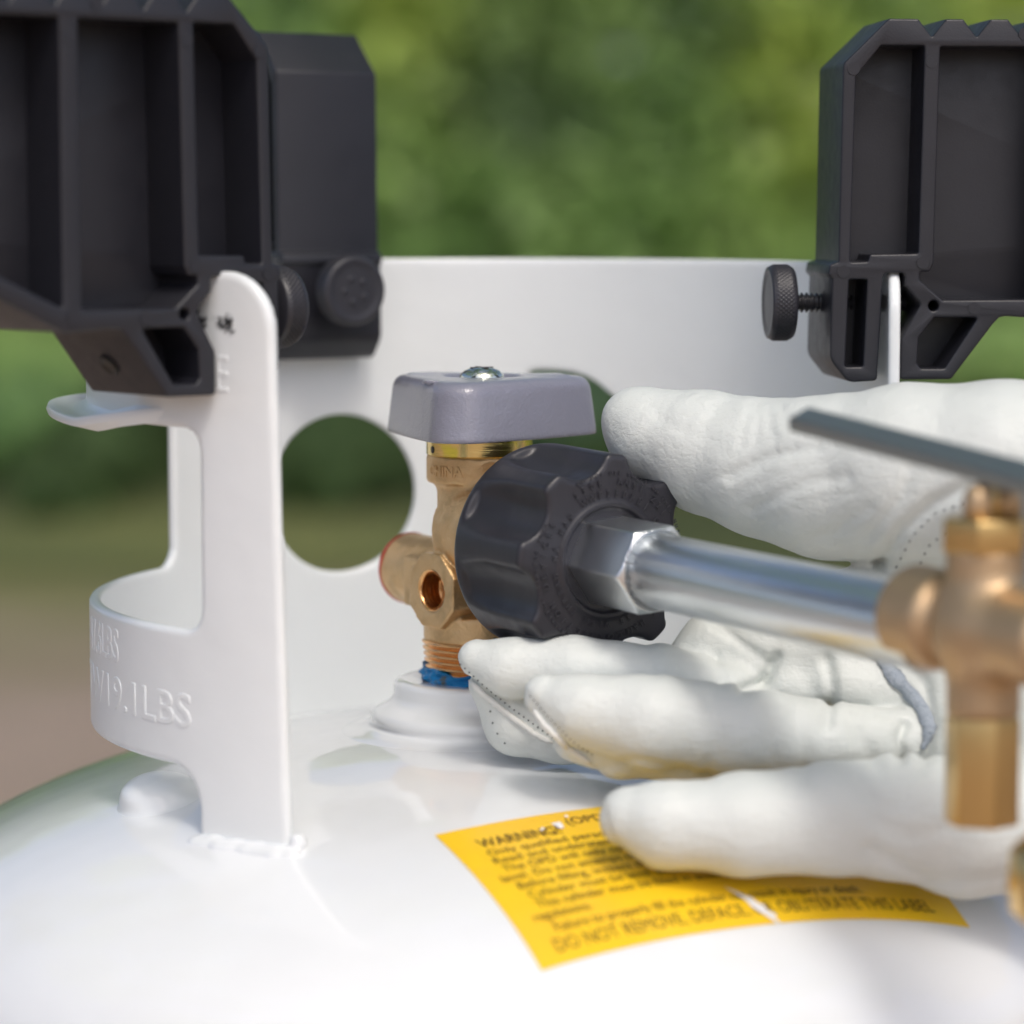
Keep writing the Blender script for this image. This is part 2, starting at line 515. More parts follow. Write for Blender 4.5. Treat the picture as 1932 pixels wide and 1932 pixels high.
# low bushes on the lawn
for vx, vy, y, w_, h_, col in [
        (60, 800, 470, 120, 110, MID), (190, 900, 420, 110, 130, DARK), (300, 760, 480, 90, 90, DARK), (640, 850, 430, 190, 95, DARK), (560, 760, 470, 120, 90, BLUEG), (1080, 760, 460, 170, 110, BLUEG),
        (1500, 760, 460, 260, 100, DARK), (1130, 850, 430, 120, 70, DARK), (1900, 700, 480, 150, 90, LIGHT), (20, 700, 500, 150, 60, LIGHT), (820, 760, 480, 120, 80, MID)]:
    put(vx, vy, y, w_, h_, col, 2600, 3.5)
far = foliage('hedge_and_bough_foliage', cl, slabs)
tag(far, 'dense green leafy hedge and bushes far behind the tank, blurred, plus added unseen boughs overhead', None, None, 'stuff')

# ------------------------------------------------------------------ the gas cylinder
TR, TC = 15.6, 5.5
def dome_z(r): return -TC * (1 - np.sqrt(np.maximum(0, 1 - (np.asarray(r, float) / TR) ** 2)))
cyl = empty('gas_cylinder', (0, 0, GZ))
tag(cyl, 'white painted steel gas cylinder with cut-out collar and yellow warning label', 'gas cylinder')
prof = [(TR * math.sin(a), -TC + TC * math.cos(a)) for a in np.linspace(0.0005, math.pi / 2, 90)]
prof += [(TR, -8), (TR, -12), (TR + 0.12, -13.2), (TR + 0.12, -13.8), (TR, -14.6), (TR, -24), (TR, -26), (14.5, -29), (12.0, -30.5), (0.01, -31)]
shell = link('shell', lathe('shell', prof[::-1], seg=256), M_TANK, cyl)
foot = link('foot_ring', lathe('foot_ring', [(11.0, GZ + 0.1), (11.3, GZ + 0.1), (11.3, -29.0), (11.0, -29.0), (11.0, GZ + 0.1)]), M_COLLAR, cyl, sharp=40)

CR, CT, CTOP = 10.0, 0.15, 11.62           # collar radius, half thickness, top height
def deg2s(d): return d * (math.pi / 180 * CR)
def box2(s, z, s0, s1, z0, z1, r):
    dx = np.abs(s - (s0 + s1) / 2) - (s1 - s0) / 2 + r
    dz = np.abs(z - (z0 + z1) / 2) - (z1 - z0) / 2 + r
    return np.minimum(np.maximum(dx, dz), 0) + np.sqrt(np.maximum(dx, 0) ** 2 + np.maximum(dz, 0) ** 2) - r
def collar_field(S, Z, T):
    lean = np.where(S > deg2s(200), deg2s(0.6 + 0.17 * np.clip(Z, -1.5, 12)), 0)
    d = box2(S + lean, Z, deg2s(-6), deg2s(243.7), -4.0, CTOP, 1.25)
    d = np.maximum(d, -1.75 - Z)
    # hand opening on the left with its band below
    d = np.maximum(d, -box2(S, Z, deg2s(150.5), deg2s(229.3), 3.42, 8.05, 0.55))
    # the gap under the band
    d = smax(d, -box2(S, Z, deg2s(150), deg2s(228.5), -4.0, 0.22, 0.9), 0.05)
    # round hole
    d = np.maximum(d, -(np.sqrt((S - deg2s(116.2)) ** 2 + ((Z - 5.02)) ** 2) - 2.23))
    # large opening towards the right
    top = 8.45 - 0.075 * np.maximum(0, deg2s(80) - S) - 0.9 / (1 + np.exp((S - deg2s(71.5)) * 3.2))
    g = box2(S, Z, deg2s(10), deg2s(84.6), 2.35, 9.5, 0.8)
    g = smax(g, Z - top, 0.25)
    d = np.maximum(d, -g)
    e = np.abs(T) - CT
    rr = 0.07
    a, b = d + rr, e + rr
    return np.minimum(np.maximum(a, b), 0) + np.sqrt(np.maximum(a, 0) ** 2 + np.maximum(b, 0) ** 2) - rr
V, F = surface(collar_field, (deg2s(-6) - 0.3, -2.0, -0.35), (deg2s(243.7) + 0.3, CTOP + 0.3, 0.35), 0.085)
th = V[:, 0] / CR; rr = CR + V[:, 2]
P = np.stack([rr * np.cos(th), rr * np.sin(th), V[:, 1]], 1)
collar = link('collar', mesh_np('collar', P, F[:, ::-1]), M_COLLAR, cyl)

# rolled lip on the hand opening
def lip_mesh():
    rows = []
    n = 60
    V, F = [], []
    for i in range(n + 1):
        th_d = 222.5 - 52 * i / n
        u = i / n
        e = 0.98 * (math.sin(min(1, u / 0.32) * math.pi / 2) ** 1.3) * (1 if u < 0.72 else math.cos((u - 0.72) / 0.28 * math.pi / 2) ** 0.5)
        e = max(e, 0.01)
        zt = 8.30 - 0.46 * min(1, u / 0.28) + 0.26 * u
        t_ = 0.12
        path = []
        for k in range(7):                      # quarter bend, outside then flat run
            a = k / 6 * math.pi / 2
            path.append((CR + 0.0 + min(e, 0.5) * (1 - math.cos(a)), zt + 0.5 - 0.5 * math.sin(a) * 1.0))
        for k in range(1, 5):
            path.append((CR + min(e, 0.5) + max(0, e - 0.5) * k / 4, zt + 0.03 * k))
        # offset both sides
        up, dn = [], []
        for k, (r_, z_) in enumerate(path):
            r0, z0 = path[max(0, k - 1)]; r1, z1 = path[min(len(path) - 1, k + 1)]
            tx, tz = r1 - r0, z1 - z0; L = math.hypot(tx, tz) or 1
            nx, nz = -tz / L, tx / L
            up.append((r_ + nx * t_, z_ + nz * t_)); dn.append((r_ - nx * t_, z_ - nz * t_))
        tip = path[-1]
        ring = up + [(tip[0] + 0.11, tip[1] + 0.1), (tip[0] + 0.15, tip[1]), (tip[0] + 0.11, tip[1] - 0.1)] + dn[::-1]
        for r_, z_ in ring:
            a = rad(th_d); V.append((r_ * math.cos(a), r_ * math.sin(a), z_))
    m_ = len(V) // (n + 1)
    for i in range(n):
        for k in range(m_):
            l = (k + 1) % m_
            F.append((i * m_ + k, i * m_ + l, (i + 1) * m_ + l, (i + 1) * m_ + k))
    F2 = [tuple(f) for f in F] + [tuple(range(m_)), tuple(n * m_ + k for k in range(m_))[::-1]]
    me = bpy.data.meshes.new('rolled_lip')
    me.from_pydata([Vector(v) * CM for v in V], [], F2)
    bm = bmesh.new(); bm.from_mesh(me); bmesh.ops.recalc_face_normals(bm, faces=bm.faces); bm.to_mesh(me); bm.free()
    return me
link('rolled_lip', lip_mesh(), M_COLLAR, cyl, sharp=50)

# stamped lettering wrapped round the collar band and tab
def wrap_text(s, size, theta_end, z0, xs, name, extr=0.0, bev=0.019, off=0.0, lift=0.0):
    V, F = text_mesh(s, size, extr, bev, off, xs, 'RIGHT')
    th = rad(theta_end) + V[:, 0] / (CR + CT)
    r = CR + CT + V[:, 2] + lift
    P = np.stack([r * np.cos(th), r * np.sin(th), z0 + V[:, 1]], 1)
    me = mesh_list(name, P, F)
    sharpen(me, 60)
    return link(name, me, M_COLLAR, collar, world=True)
wrap_text('47.6LBS', 1.12, 209.2, 2.30, 0.80, 'stamped_lettering')
wrap_text('TW19.1LBS', 1.10, 227.4, 1.16, 1.24, 'stamped_lettering')
wrap_text('TARE', 1.20, 234.7, 8.92, 0.72, 'stamped_lettering', 0.006, 0.014, -0.012)

# bare scuff marks near the tab's top
def chips():
    V, F = [], []
    r_ = random.Random(3)
    k0 = 230.2
    for i in range(90):
        u = r_.random()
        th_c = 229.0 + 6.4 * u
        zc = 10.50 + r_.gauss(0, 0.11) + (0.18 if 0.35 < u < 0.55 else 0)
        if 0.42 < u < 0.56 and r_.random() < 0.6: continue
        big = r_.uniform(0.02, 0.075) * (1.0 if (u < 0.3 or u > 0.62) else 0.45)
        a0 = r_.uniform(0.2, 0.9)
        n = 9; c = len(V)
        for k in range(n):
            a = 2 * math.pi * k / n
            rr_ = big * r_.uniform(0.45, 1.1)
            ds, dz = rr_ * math.cos(a) * 1.5, rr_ * math.sin(a) * 0.6
            ds, dz = ds * math.cos(a0) - dz * math.sin(a0), ds * math.sin(a0) + dz * math.cos(a0)
            th_ = rad(th_c) + ds / CR
            R = CR + CT + 0.006 + 0.0004 * i
            V.append((R * math.cos(th_), R * math.sin(th_), zc + dz))
        F.append(tuple(range(c, c + n)))
    return mesh_list('paint_chips', V, F)
link('paint_chips', chips(), M_CHIP, collar)

# weld beads at the collar foot
def weld_field(X, Y, Z):
    d = np.full(X.shape, 9.0, np.float32)
    r_ = random.Random(5)
    for i in range(64):
        th_ = rad(228.4 + 16.4 * i / 63 + r_.uniform(-.6, .6))
        R = CR + 0.18 + r_.uniform(-.08, .16)
        q = (R * math.cos(th_), R * math.sin(th_), float(dome_z(R)) - 0.20 + r_.uniform(-.04, .04))
        d = smin(d, np.sqrt((X - q[0]) ** 2 + (Y - q[1]) ** 2 + (Z - q[2]) ** 2) - r_.choice((0.10, 0.13, 0.16)), 0.28)
    for q, rr_ in (((CR + .02) * math.cos(rad(244.3)), (CR + .02) * math.sin(rad(244.3)), -1.15), 0.20), (((CR + .05) * math.cos(rad(244.6)), (CR + .05) * math.sin(rad(244.6)), -1.2), 0.13):
        d = smin(d, np.sqrt((X - q[0]) ** 2 + (Y - q[1]) ** 2 + (Z - q[2]) ** 2) - rr_, 0.1)
    return d
V, F = surface(weld_field, (-7.6, -10.4, -2.0), (-3.6, -6.6, -0.3), 0.05)
link('weld_bead', mesh_np('weld_bead', V, F), M_TANK, cyl)
# rounded lump raised on the dome under the band
p = at(300, 1497, -6.2)
def lump_field(X, Y, Z):
    px, py = -7.95, -4.5
    pz = float(dome_z(math.hypot(px, py)))
    d = np.sqrt(((X - px) / 1.0) ** 2 + ((Y - py) / 1.15) ** 2 + ((Z - pz) / 0.62) ** 2) - 1.0
    d = d * 0.6
    return smin(d, Z - dome_z(np.sqrt(X ** 2 + Y ** 2)) + 0.12, 0.4)
V, F = surface(lump_field, (-10.2, -7.0, -2.6), (-5.4, -2.2, 0.4), 0.09)
link('dome_lump', mesh_np('dome_lump', V, F), M_COLLAR, cyl)

VX = -0.35                                    # the valve's axis stands here (y = 0)
VC = Vector((VX, 0, 0))
boss_prof = [(1.2, 1.0), (1.3, 1.14), (2.05, 1.16), (2.16, 1.11), (2.19, 1.0), (2.19, 0.78), (2.24, 0.66), (2.42, 0.52), (2.66, 0.40), (2.78, 0.28), (2.76, 0.14),
             (2.72, 0.04), (2.85, -0.04), (3.15, -0.10), (3.45, -0.14), (3.6, -0.2)]
link('valve_flange', lathe('valve_flange', boss_prof[::-1], Matrix.Translation(VC), 128), M_TANK, cyl)

# ---- the warning label, laid on the dome
def dome_hit(vx, vy, lift=0.0):
    d = (FWD + Vector((1, 0, 0)) * ((vx - 966) / FP) + UPV * ((966 - vy) / FP))
    o = CAMP.copy()
    # ellipsoid x^2/R^2 + y^2/R^2 + (z+c)^2/c^2 = 1
    S = Vector((1 / TR, 1 / TR, 1 / TC)); oo = Vector((o.x * S.x, o.y * S.y, (o.z + TC) * S.z)); dd = Vector((d.x * S.x, d.y * S.y, d.z * S.z))
    a = dd.dot(dd); b = 2 * oo.dot(dd); c = oo.dot(oo) - 1
    q = b * b - 4 * a * c
    t = (-b - math.sqrt(max(0, q))) / (2 * a)
    return o + d * t
TL, BL, BR = dome_hit(820, 1577), dome_hit(1022, 1833), dome_hit(1830, 1752)
TM, BM = dome_hit(1120, 1523), dome_hit(1415, 1749)
# the label's frame on plan: u along the bottom edge (arc), v up its left side
def lab(u, v, lift=0.02):
    """u 0..1 left to right, v 0..1 bottom to top -> point on the dome"""
    u, v = float(u), float(v)
    b = Vector((BL.x, BL.y)) * (1 - u) * (1 - 2 * u) + 4 * u * (1 - u) * BMC + Vector((BR.x, BR.y)) * u * (2 * u - 1)
    t = Vector((TL.x, TL.y)) * (1 - u) * (1 - 2 * u) + 4 * u * (1 - u) * TMC + Vector((TRr.x, TRr.y)) * u * (2 * u - 1)
    p = b * (1 - v) + t * v
    z = float(dome_z(p.length)) + lift
    return Vector((p.x, p.y, z))
# fit mid control so that the bottom arc passes BM
lb = (Vector((BM.x, BM.y)) - Vector((BL.x, BL.y))).length
lr = (Vector((BR.x, BR.y)) - Vector((BM.x, BM.y))).length
ub = lb / (lb + lr)
BMC = (Vector((BM.x, BM.y)) - Vector((BL.x, BL.y)) * (1 - ub) * (1 - 2 * ub) - Vector((BR.x, BR.y)) * ub * (2 * ub - 1)) / (4 * ub * (1 - ub))
side = Vector((TL.x - BL.x, TL.y - BL.y))
ang = math.atan2(BR.y - BL.y, BR.x - BL.x)
TRr = Vector((BR.x, BR.y)) + side
bow = BMC - (Vector((BL.x, BL.y)) + Vector((BR.x, BR.y))) / 2
TMC = (Vector((TL.x, TL.y)) + TRr) / 2 + bow * 0.9
LABEL_W = lb + lr
LABEL_H = side.length
def label_mesh():
    nu, nv = 90, 40
    V, F = [], []
    for i in range(nu + 1):
        for j in range(nv + 1):
            V.append(lab(i / nu, j / nv, 0.022))
    F = [(i * (nv + 1) + j, (i + 1) * (nv + 1) + j, (i + 1) * (nv + 1) + j + 1, i * (nv + 1) + j + 1) for i in range(nu) for j in range(nv)]
    return mesh_np('warning_label', np.array([tuple(v) for v in V]), F)
label = link('warning_label', label_mesh(), M_YELLOW, cyl)
label['label'] = 'yellow warning sticker with black print, torn at its lower edge'
def label_text():
    Vs, Fs = [], []
    n0 = 0
    rows = [('DO NOT REMOVE, DEFACE, OR OBLITERATE THIS LABEL', 0.055, 0.070, 0.05, 0.93, -0.004),
            ('Failure to properly fill the cylinder can result in injury or death.', 0.155, 0.052, 0.072, 0.78, 0.0),
            ('regulations.', 0.235, 0.050, 0.045, 0.17, 0.0),
            ('This cylinder must be filled in accordance with all applicable codes and', 0.305, 0.050, 0.068, 0.90, 0.002),
            ('Cylinder must be level when filling. Inspect the valve before each filling', 0.375, 0.050, 0.068, 0.93, 0.0),
            ('Before filling, inspect the cylinder for damage and check its test date', 0.445, 0.050, 0.062, 0.90, 0.0),
            ('level. Do not attempt to fill a cylinder without a working stop device', 0.515, 0.050, 0.042, 0.90, 0.0),
            ('The OPD will only operate correctly when the cylinder is standing', 0.585, 0.050, 0.062, 0.88, 0.0),
            ('Read and understand all instructions before filling the cylinder', 0.655, 0.050, 0.058, 0.88, 0.0),
            ('Only qualified persons may fill this cylinder or open its valve', 0.725, 0.050, 0.06, 0.86, 0.0),
            ('WARNING!', 0.800, 0.075, 0.06, 0.245, 0.010),
            ('(OPD) OVERFILL PROTECTION', 0.865, 0.065, 0.275, 0.80, 0.0)]
    for s, v0, hh, u0, u1, off in rows:
        V, F = text_mesh(s, 1.0, 0.0, 0.0, off)
        x0, x1 = V[:, 0].min(), V[:, 0].max()
        cap = 0.72
        for v in V:
            u = u0 + (u1 - u0) * (v[0] - x0) / (x1 - x0)
            Vs.append(tuple(lab(u, v0 + hh * v[1] / cap, 0.036)))
        Fs += [tuple(i + n0 for i in f) for f in F]; n0 += len(V)
    return mesh_list('label_print', Vs, Fs)
link('label_print', label_text(), M_PRINT, label)
def tear(pts, name):
    V = [tuple(lab(u, v, 0.05)) for u, v in pts]
    # fan with centre
    c = np.mean(np.array(V), 0); c[2] += 0.02
    V.append(tuple(c))
    n = len(pts)
    F = [(i, (i + 1) % n, n) for i in range(n)]
    return link(name, mesh_list(name, V, F), M_TORN, label)
tear([(0.522, -0.01), (0.512, 0.03), (0.500, 0.07), (0.492, 0.10), (0.490, 0.14), (0.468, 0.24), (0.498, 0.165), (0.508, 0.155), (0.512, 0.12), (0.522, 0.10), (0.519, 0.06), (0.533, 0.045), (0.526, 0.02), (0.531, -0.01)], 'torn_patch')
tear([(0.240, 0.895), (0.262, 0.90), (0.262, 0.875), (0.256, 0.835), (0.248, 0.835)], 'torn_patch')
tear([(0.205, 0.855), (0.217, 0.878), (0.216, 0.855), (0.206, 0.842)], 'torn_patch')
tear([(0.283, 0.945), (0.291, 0.955), (0.292, 0.935), (0.286, 0.928)], 'torn_patch')

# ------------------------------------------------------------------ clamp brackets
def q2(zx, zy): return ((zx - 812) * 0.005284, 13 - (0.4 * zy - 395) * 74.3 / 5625)
W2 = 1.55
def bracket_outline():
    pts = [(560, 312), (775, 102), (915, 103)]
    x = 980
    while x < 2380:
        pts += [(x, 186), (x + 65, 103), (x + 148, 103)]
        x += 213
    pts = pts[:-1]
    rads = [0.12] * len(pts)
    tail = [((2420, 103), .15), ((2420, 1110), .2), ((1590, 1505), .3), ((1350, 1490), .0), ((1322, 1496), .1), ((1290, 1530), .05), ((1095, 1787), .12), ((850, 1787), .1), ((850, 1600), .1),
            ((945, 1432), .1), ((868, 1345), .03), ((868, 1285), .12), ((762, 1285), .12), ((754, 1500), 0), ((740, 1792), .12), ((600, 1800), .35), ((512, 1690), .5), ((520, 1312), .03),
            ((500, 1290), .06), ((506, 1248), .08), ((548, 1232), .05)]
    pts += [t[0] for t in tail]; rads += [t[1] for t in tail]
    rads[0] = 0.2
    for i in range(2, len(rads)):
        if i < len(rads) - len(tail): rads[i] = 0.035
    return fillet([q2(*p_) for p_ in pts], rads)
POCKETS = [
    [(622, 372), (740, 226), (945, 226), (928, 1195), (698, 1198), (688, 1232), (604, 1235)],
    [(1020, 230), (1510, 230), (1510, 1412), (1050, 1414), (937, 1318), (937, 1280), (985, 1278), (1003, 1240)],
    [(1600, 230), (2345, 230), (2345, 1060), (1600, 1405)],
    [(600, 1316), (686, 1316), (671, 1726), (585, 1726)],
    [(1010, 1496), (1220, 1496), (1062, 1736), (948, 1736), (930, 1712), (936, 1592)],
]
ko = bracket_outline()
holes = [fillet([q2(*p_) for p_ in pk], 0.06, 3) for pk in POCKETS]
cx_, cz_ = q2(1005, 1440)
holes.append([(cx_ + 0.13 * math.cos(a), cz_ + 0.13 * math.sin(a)) for a in np.linspace(0, 2 * math.pi, 20, endpoint=False)])
ROT = Matrix.Rotation(math.pi / 2, 4, 'X')
frame_me = plate('bracket_frame', ko, holes, W2, 0.055); frame_me.transform(ROT); frame_me.materials.append(M_PLASTIC); sharpen(frame_me, 32)
web_me = plate('web', ko, [], 0.16, 0.02, offset=-0.14); web_me.transform(ROT); web_me.materials.append(M_PLASTIC); sharpen(web_me, 32)
def disc_marks():
    bm = bmesh.new()
    for zx, zy in ((610, 335), (980, 300), (950, 1237), (1200, 1452), (572, 1278), (1555, 300), (1555, 1440), (1420, 170), (2100, 170)):
        for s in (-1, 1):
            u, z = q2(zx, zy)
            m_ = Matrix.Translation((u, s * (W2 + 0.004), z)) @ Matrix.Rotation(math.pi / 2, 4, 'X')
            bmesh.ops.create_cone(bm, cap_ends=True, segments=24, radius1=0.155, radius2=0.155, depth=0.03, matrix=m_)
    return mesh_bm('ejector_mark', bm)
marks_me = disc_marks(); marks_me.materials.append(M_PLASTIC)
def knurled():
    """knurled thumb-screw head along +z, centred, radius 0.97"""
    R, L, n, m_ = 0.97, 0.52, 220, 17
    V, F = [], []
    prof_in = [(0.001, L + 0.035), (0.55, L + 0.03), (0.72, L + 0.02), (0.80, L + 0.06), (0.90, L + 0.05)]
    rows = []
    for r_, z_ in prof_in: rows.append([(r_, z_)] * n)
    for j in range(m_):
        f = j / (m_ - 1)
        z_ = L - f * L
        row = []
        for i in range(n):
            a = i / n
            k = 55
            u1 = (a * k + f * 4.0) % 1.0; u2 = (a * k - f * 4.0) % 1.0
            h = min(abs(u1 - 0.5), abs(u2 - 0.5)) * 2
            edge = min(1, min(f, 1 - f) * 6)
            row.append((R - 0.05 * (1 - edge) - 0.045 * (1 - min(1, h * 2.2)) * edge, z_))
        rows.append(row)
    for r_, z_ in [(0.88, -0.06), (0.30, -0.07), (0.001, -0.07)]: rows.append([(r_, z_)] * n)
    for row in rows:
        for i, (r_, z_) in enumerate(row):
            a = 2 * math.pi * i / n
            V.append((r_ * math.cos(a), r_ * math.sin(a), z_))
    for j in range(len(rows) - 1):
        for i in range(n):
            k = (i + 1) % n
            F.append((j * n + i, (j + 1) * n + i, (j + 1) * n + k, j * n + k))
    return mesh_np('knob', np.array(V), F)
UK, ZK = q2(300, 1432)
ZK = q2(0, 1432)[1]
KM = Matrix.Translation(Vector((q2(372, 0)[0], 0, ZK)) * CM) @ Matrix.Rotation(-math.pi / 2, 4, 'Y')
knob_me = knurled(); knob_me.transform(KM); knob_me.materials.append(M_KNOB)
def knob_emboss():
    bm = bmesh.new()
    for a in range(5):
        t_ = a * 2 * math.pi / 5 + .4
        m_ = Matrix.Translation((0.33 * math.cos(t_), 0.33 * math.sin(t_), 0.56)) @ Matrix.Diagonal((1, 1, 0.18, 1))
        bmesh.ops.create_icosphere(bm, subdivisions=2, radius=0.11, matrix=m_)
    me = mesh_bm('emboss', bm); me.polygons.foreach_set('use_smooth', [True] * len(me.polygons)); return me
emb_me = knob_emboss(); emb_me.transform(KM); emb_me.materials.append(M_KNOB)
def screw():
    pr = [(0.001, 0)]
    z = 0.0
    L = 2.9
    while z < L:
        pr += [(0.19, z), (0.255, z + 0.04), (0.255, z + 0.06), (0.19, z + 0.10)]
        z += 0.125
    pr += [(0.17, L + 0.05), (0.001, L + 0.05)]
    return lathe('threaded_shank', pr[::-1], None, 32)
shank_me = screw()
shank_me.transform(Matrix.Translation(Vector((q2(372, 0)[0], 0, ZK)) * CM) @ Matrix.Rotation(math.pi / 2, 4, 'Y'))
shank_me.materials.append(M_SCREW)
# two-piece hidden rod inside the leg pocket
rod_me = lathe('cross_pin', [(0.001, -W2 + .25), (0.33, -W2 + .25), (0.33, W2 - .25), (0.001, W2 - .25)], None, 32)
ru, rz_ = q2(1000, 1640)
rod_me.transform(Matrix.Translation(Vector((ru + .18, 0, rz_ + .1)) * CM) @ ROT)
rod_me.materials.append(M_PLASTIC)
bore_me = lathe('side_bore', [(0.001, 0.0), (0.20, 0.0), (0.21, 0.02), (0.27, 0.02), (0.28, 0.0), (0.28, -0.06), (0.001, -0.06)][::-1], None, 28)
bu, bz = q2(1195, 1660)
bd = Vector((q2(1095, 0)[0] - q2(1290, 0)[0], 0, q2(0, 1787)[1] - q2(0, 1530)[1])).normalized()
bn = Vector((-bd.z, 0, bd.x)); bn = bn if bn.x > 0 else -bn
bore_me.transform(Matrix.Scale(1.0, 4)); bm_ = axis_matrix((0, 0, 0), bn)
bore_me.transform(Matrix.Translation((Vector((bu, 0, bz)) + bn * 0.035) * CM) @ bm_)
bore_me.materials.append(M_DARKHOLE)

proto = None
for i, (theta, dz, label_) in enumerate([
        (224.6, -4.0, 'black ribbed plastic clamp bracket nearest the camera, at left above the white lettered tab'),
        (5.0, 0.0, 'black ribbed plastic clamp bracket on the collar at right, its knurled knob pointing left'),
        (122.0, 0.0, 'black plastic clamp bracket on the back of the collar, seen end-on behind the left bracket')]):
    a = rad(theta)
    rr_c = CR - (0.14, 0.14, 0.0)[i]
    root = empty('clamp_bracket', (rr_c * math.cos(a), rr_c * math.sin(a), (0.08, 0, 0.16)[i]), a + rad(dz))
    tag(root, label_, 'clamp bracket', 'black clamp brackets fixed round the collar')
    def child(nm, me_, par, first=False):
        o = bpy.data.objects.new(nm, me_); COL.objects.link(o); o.parent = par; return o
    body = child('bracket_frame', frame_me, root)
    child('web', web_me, root); child('ejector_marks', marks_me, body)['kind'] = 'stuff'; child('side_bore', bore_me, body)
    kn = child('thumb_screw', shank_me, root); child('knob', knob_me, kn)
    if i == 2: child('knob_emboss', emb_me, kn)['kind'] = 'stuff'

# ------------------------------------------------------------------ the cylinder valve
DA = Vector((0.54, -0.842, 0)).normalized()      # outlet direction
GA = Vector((-0.78, -0.625, 0)).normalized()   # bleeder lug direction
ZO, ZR = 4.93, 3.62
valve = empty('cylinder_valve', (VX, 0, 1.1))
tag(valve, 'brass cylinder valve with grey handwheel standing in the collar of the white tank', 'valve')
def ax_coords(X, Y, Z, d, z0):
    t = X * d.x + Y * d.y
    s = -X * d.y + Y * d.x
    return t, s, np.sqrt(s ** 2 + (Z - z0) ** 2)
def valve_field(X, Y, Z):
    X = X - VX
    r = np.sqrt(X ** 2 + Y ** 2)
    d = d_cyl(r, Z, 1.07, 2.3, 6.4, .05)
    d = smin(d, d_cyl(r, Z, 1.34, 6.18, 6.86, .06), 0.30)
    d = smin(d, d_cyl(r, Z, 1.42, 2.12, 2.86, .12), 0.18)
    t, s, rr_ = ax_coords(X, Y, Z, DA, ZO)
    d = smin(d, d_cyl(rr_, t, 1.45, 0.0, 2.5, .05), 0.2)
    t2, s2, rr2 = ax_coords(X, Y, Z, -DA, ZR)
    d = smin(d, d_cyl(rr2, t2, 0.92, 0.0, 3.45, .06), 0.12)
    d = smin(d, d_cyl(rr2, t2, 0.97, 0.0, 2.1, .04), 0.04)
    d = smin(d, d_box(t2 - 0.65, s2, Z - 3.50, 1.45, 1.02, 0.64, .06), 0.12)
    t3, s3, rr3 = ax_coords(X, Y, Z, GA, 3.50)
    a3 = np.arctan2(Z - 3.50, s3)
    octa = rr3 * np.cos((a3 + math.pi / 8) % (math.pi / 4) - math.pi / 8)
    d = smin(d, np.maximum(octa - 0.93, np.abs(t3 - 0.78) - 0.78), 0.04)
    d = smax(d, -np.maximum(rr3 - 0.52, 0.35 - t3), 0.03)
    # cast rib on the column
    d = smin(d, d_box(X * GA.x + Y * GA.y - .98, -X * GA.y + Y * GA.x - .1, Z - 5.2, .12, .35, .9, .05), 0.06)
    d = d + 0.012 * np.sin(X * 7 + 1) * np.sin(Y * 6) * np.sin(Z * 5)
    return d
V, F = surface(valve_field, (VX - 3.4, -3.1, 1.95), (VX + 3.1, 3.4, 7.0), 0.055)
vb = link('valve_body', mesh_np('valve_body', V, F), M_CAST, valve)
# bleeder port threads and bore
def port():
    pr = [(0.53, 0)]
    z = 0.0
    while z > -0.6:
        pr += [(0.43, z - 0.05), (0.44, z - 0.065), (0.525, z - 0.11)]
        z -= 0.125
    pr += [(0.44, z - .02), (0.30, z - .10), (0.001, z - 0.12)]
    return pr
pm = axis_matrix(VC + Vector((0, 0, 3.50)) + GA * 1.55, GA)
link('threaded_port', lathe('threaded_port', port(), pm, 48), M_THREAD, vb)
# small bleeder hole in the casting
link('bleed_hole', lathe('bleed_hole', [(0.001, 0.0), (0.075, 0.0), (0.08, -0.03), (0.001, -0.05)][::-1], axis_matrix(at(934, 1209, -1.37), Vector((.1, -1, -.1))), 20), M_DARKHOLE, vb)
# turned gland nut under the wheel
link('gland_nut', lathe('gland_nut', [(1.30, 6.84), (1.34, 6.88), (1.34, 7.40), (1.26, 7.46), (0.5, 7.36)][::-1], Matrix.Translation(VC), 96), M_TURNED, valve, sharp=40)
hm = axis_matrix(VC + Vector((-1.17, -0.66, 7.02)), Vector((-1.17, -.66, 0)))
link('set_screw_hole', lathe('set_screw_hole', [(0.001, 0.01), (0.075, 0.01), (0.09, 0.005), (0.09, -0.04), (0.001, -.04)][::-1], hm, 20), M_DARKHOLE, valve)
# neck threads and blue sealant
pr = []
z = 2.2
k = 0
while z > 1.42:
    R = 1.43 - 0.02 * k
    pr += [(R - 0.10, z), (R - 0.09, z - 0.02), (R + 0.04, z - 0.075), (R + 0.035, z - 0.095), (R - 0.10, z - 0.15)]
    z -= 0.155; k += 1
pr += [(1.25, 1.3), (1.25, 1.05)]
link('neck_thread', lathe('neck_thread', pr[::-1], Matrix.Translation(VC), 96), M_THREAD, valve)
def sealant_field(X, Y, Z):
    X = X - VX
    r = np.sqrt(X ** 2 + Y ** 2); a = np.arctan2(Y, X)
    R = 1.47 + 0.045 * np.sin(3 * a + 18 * Z) + 0.035 * np.sin(11 * a - 25 * Z) + 0.02 * np.sin(29 * a + 9 * Z)
    top = 1.46 + 0.07 * np.sin(2 * a + 1.9) + 0.05 * np.sin(7 * a)
    d = smax(r - R, np.maximum(Z - top, 1.08 - Z), 0.05)
    return np.maximum(d, 1.2 - r)
V, F = surface(sealant_field, (VX - 1.7, -1.7, 1.0), (VX + 1.7, 1.7, 1.7), 0.04)
link('thread_sealant', mesh_np('thread_sealant', V, F), M_BLUE, valve)
# relief cap with red edge
rm = axis_matrix(VC + Vector((0, 0, ZR)) - DA * 3.4, -DA)
link('red_ring', lathe('red_ring', [(0.80, 0.0), (0.935, 0.0), (0.945, 0.05), (0.93, 0.10), (0.6, 0.12), (0.001, 0.12)][::-1], rm, 48), M_RED, valve, sharp=40)
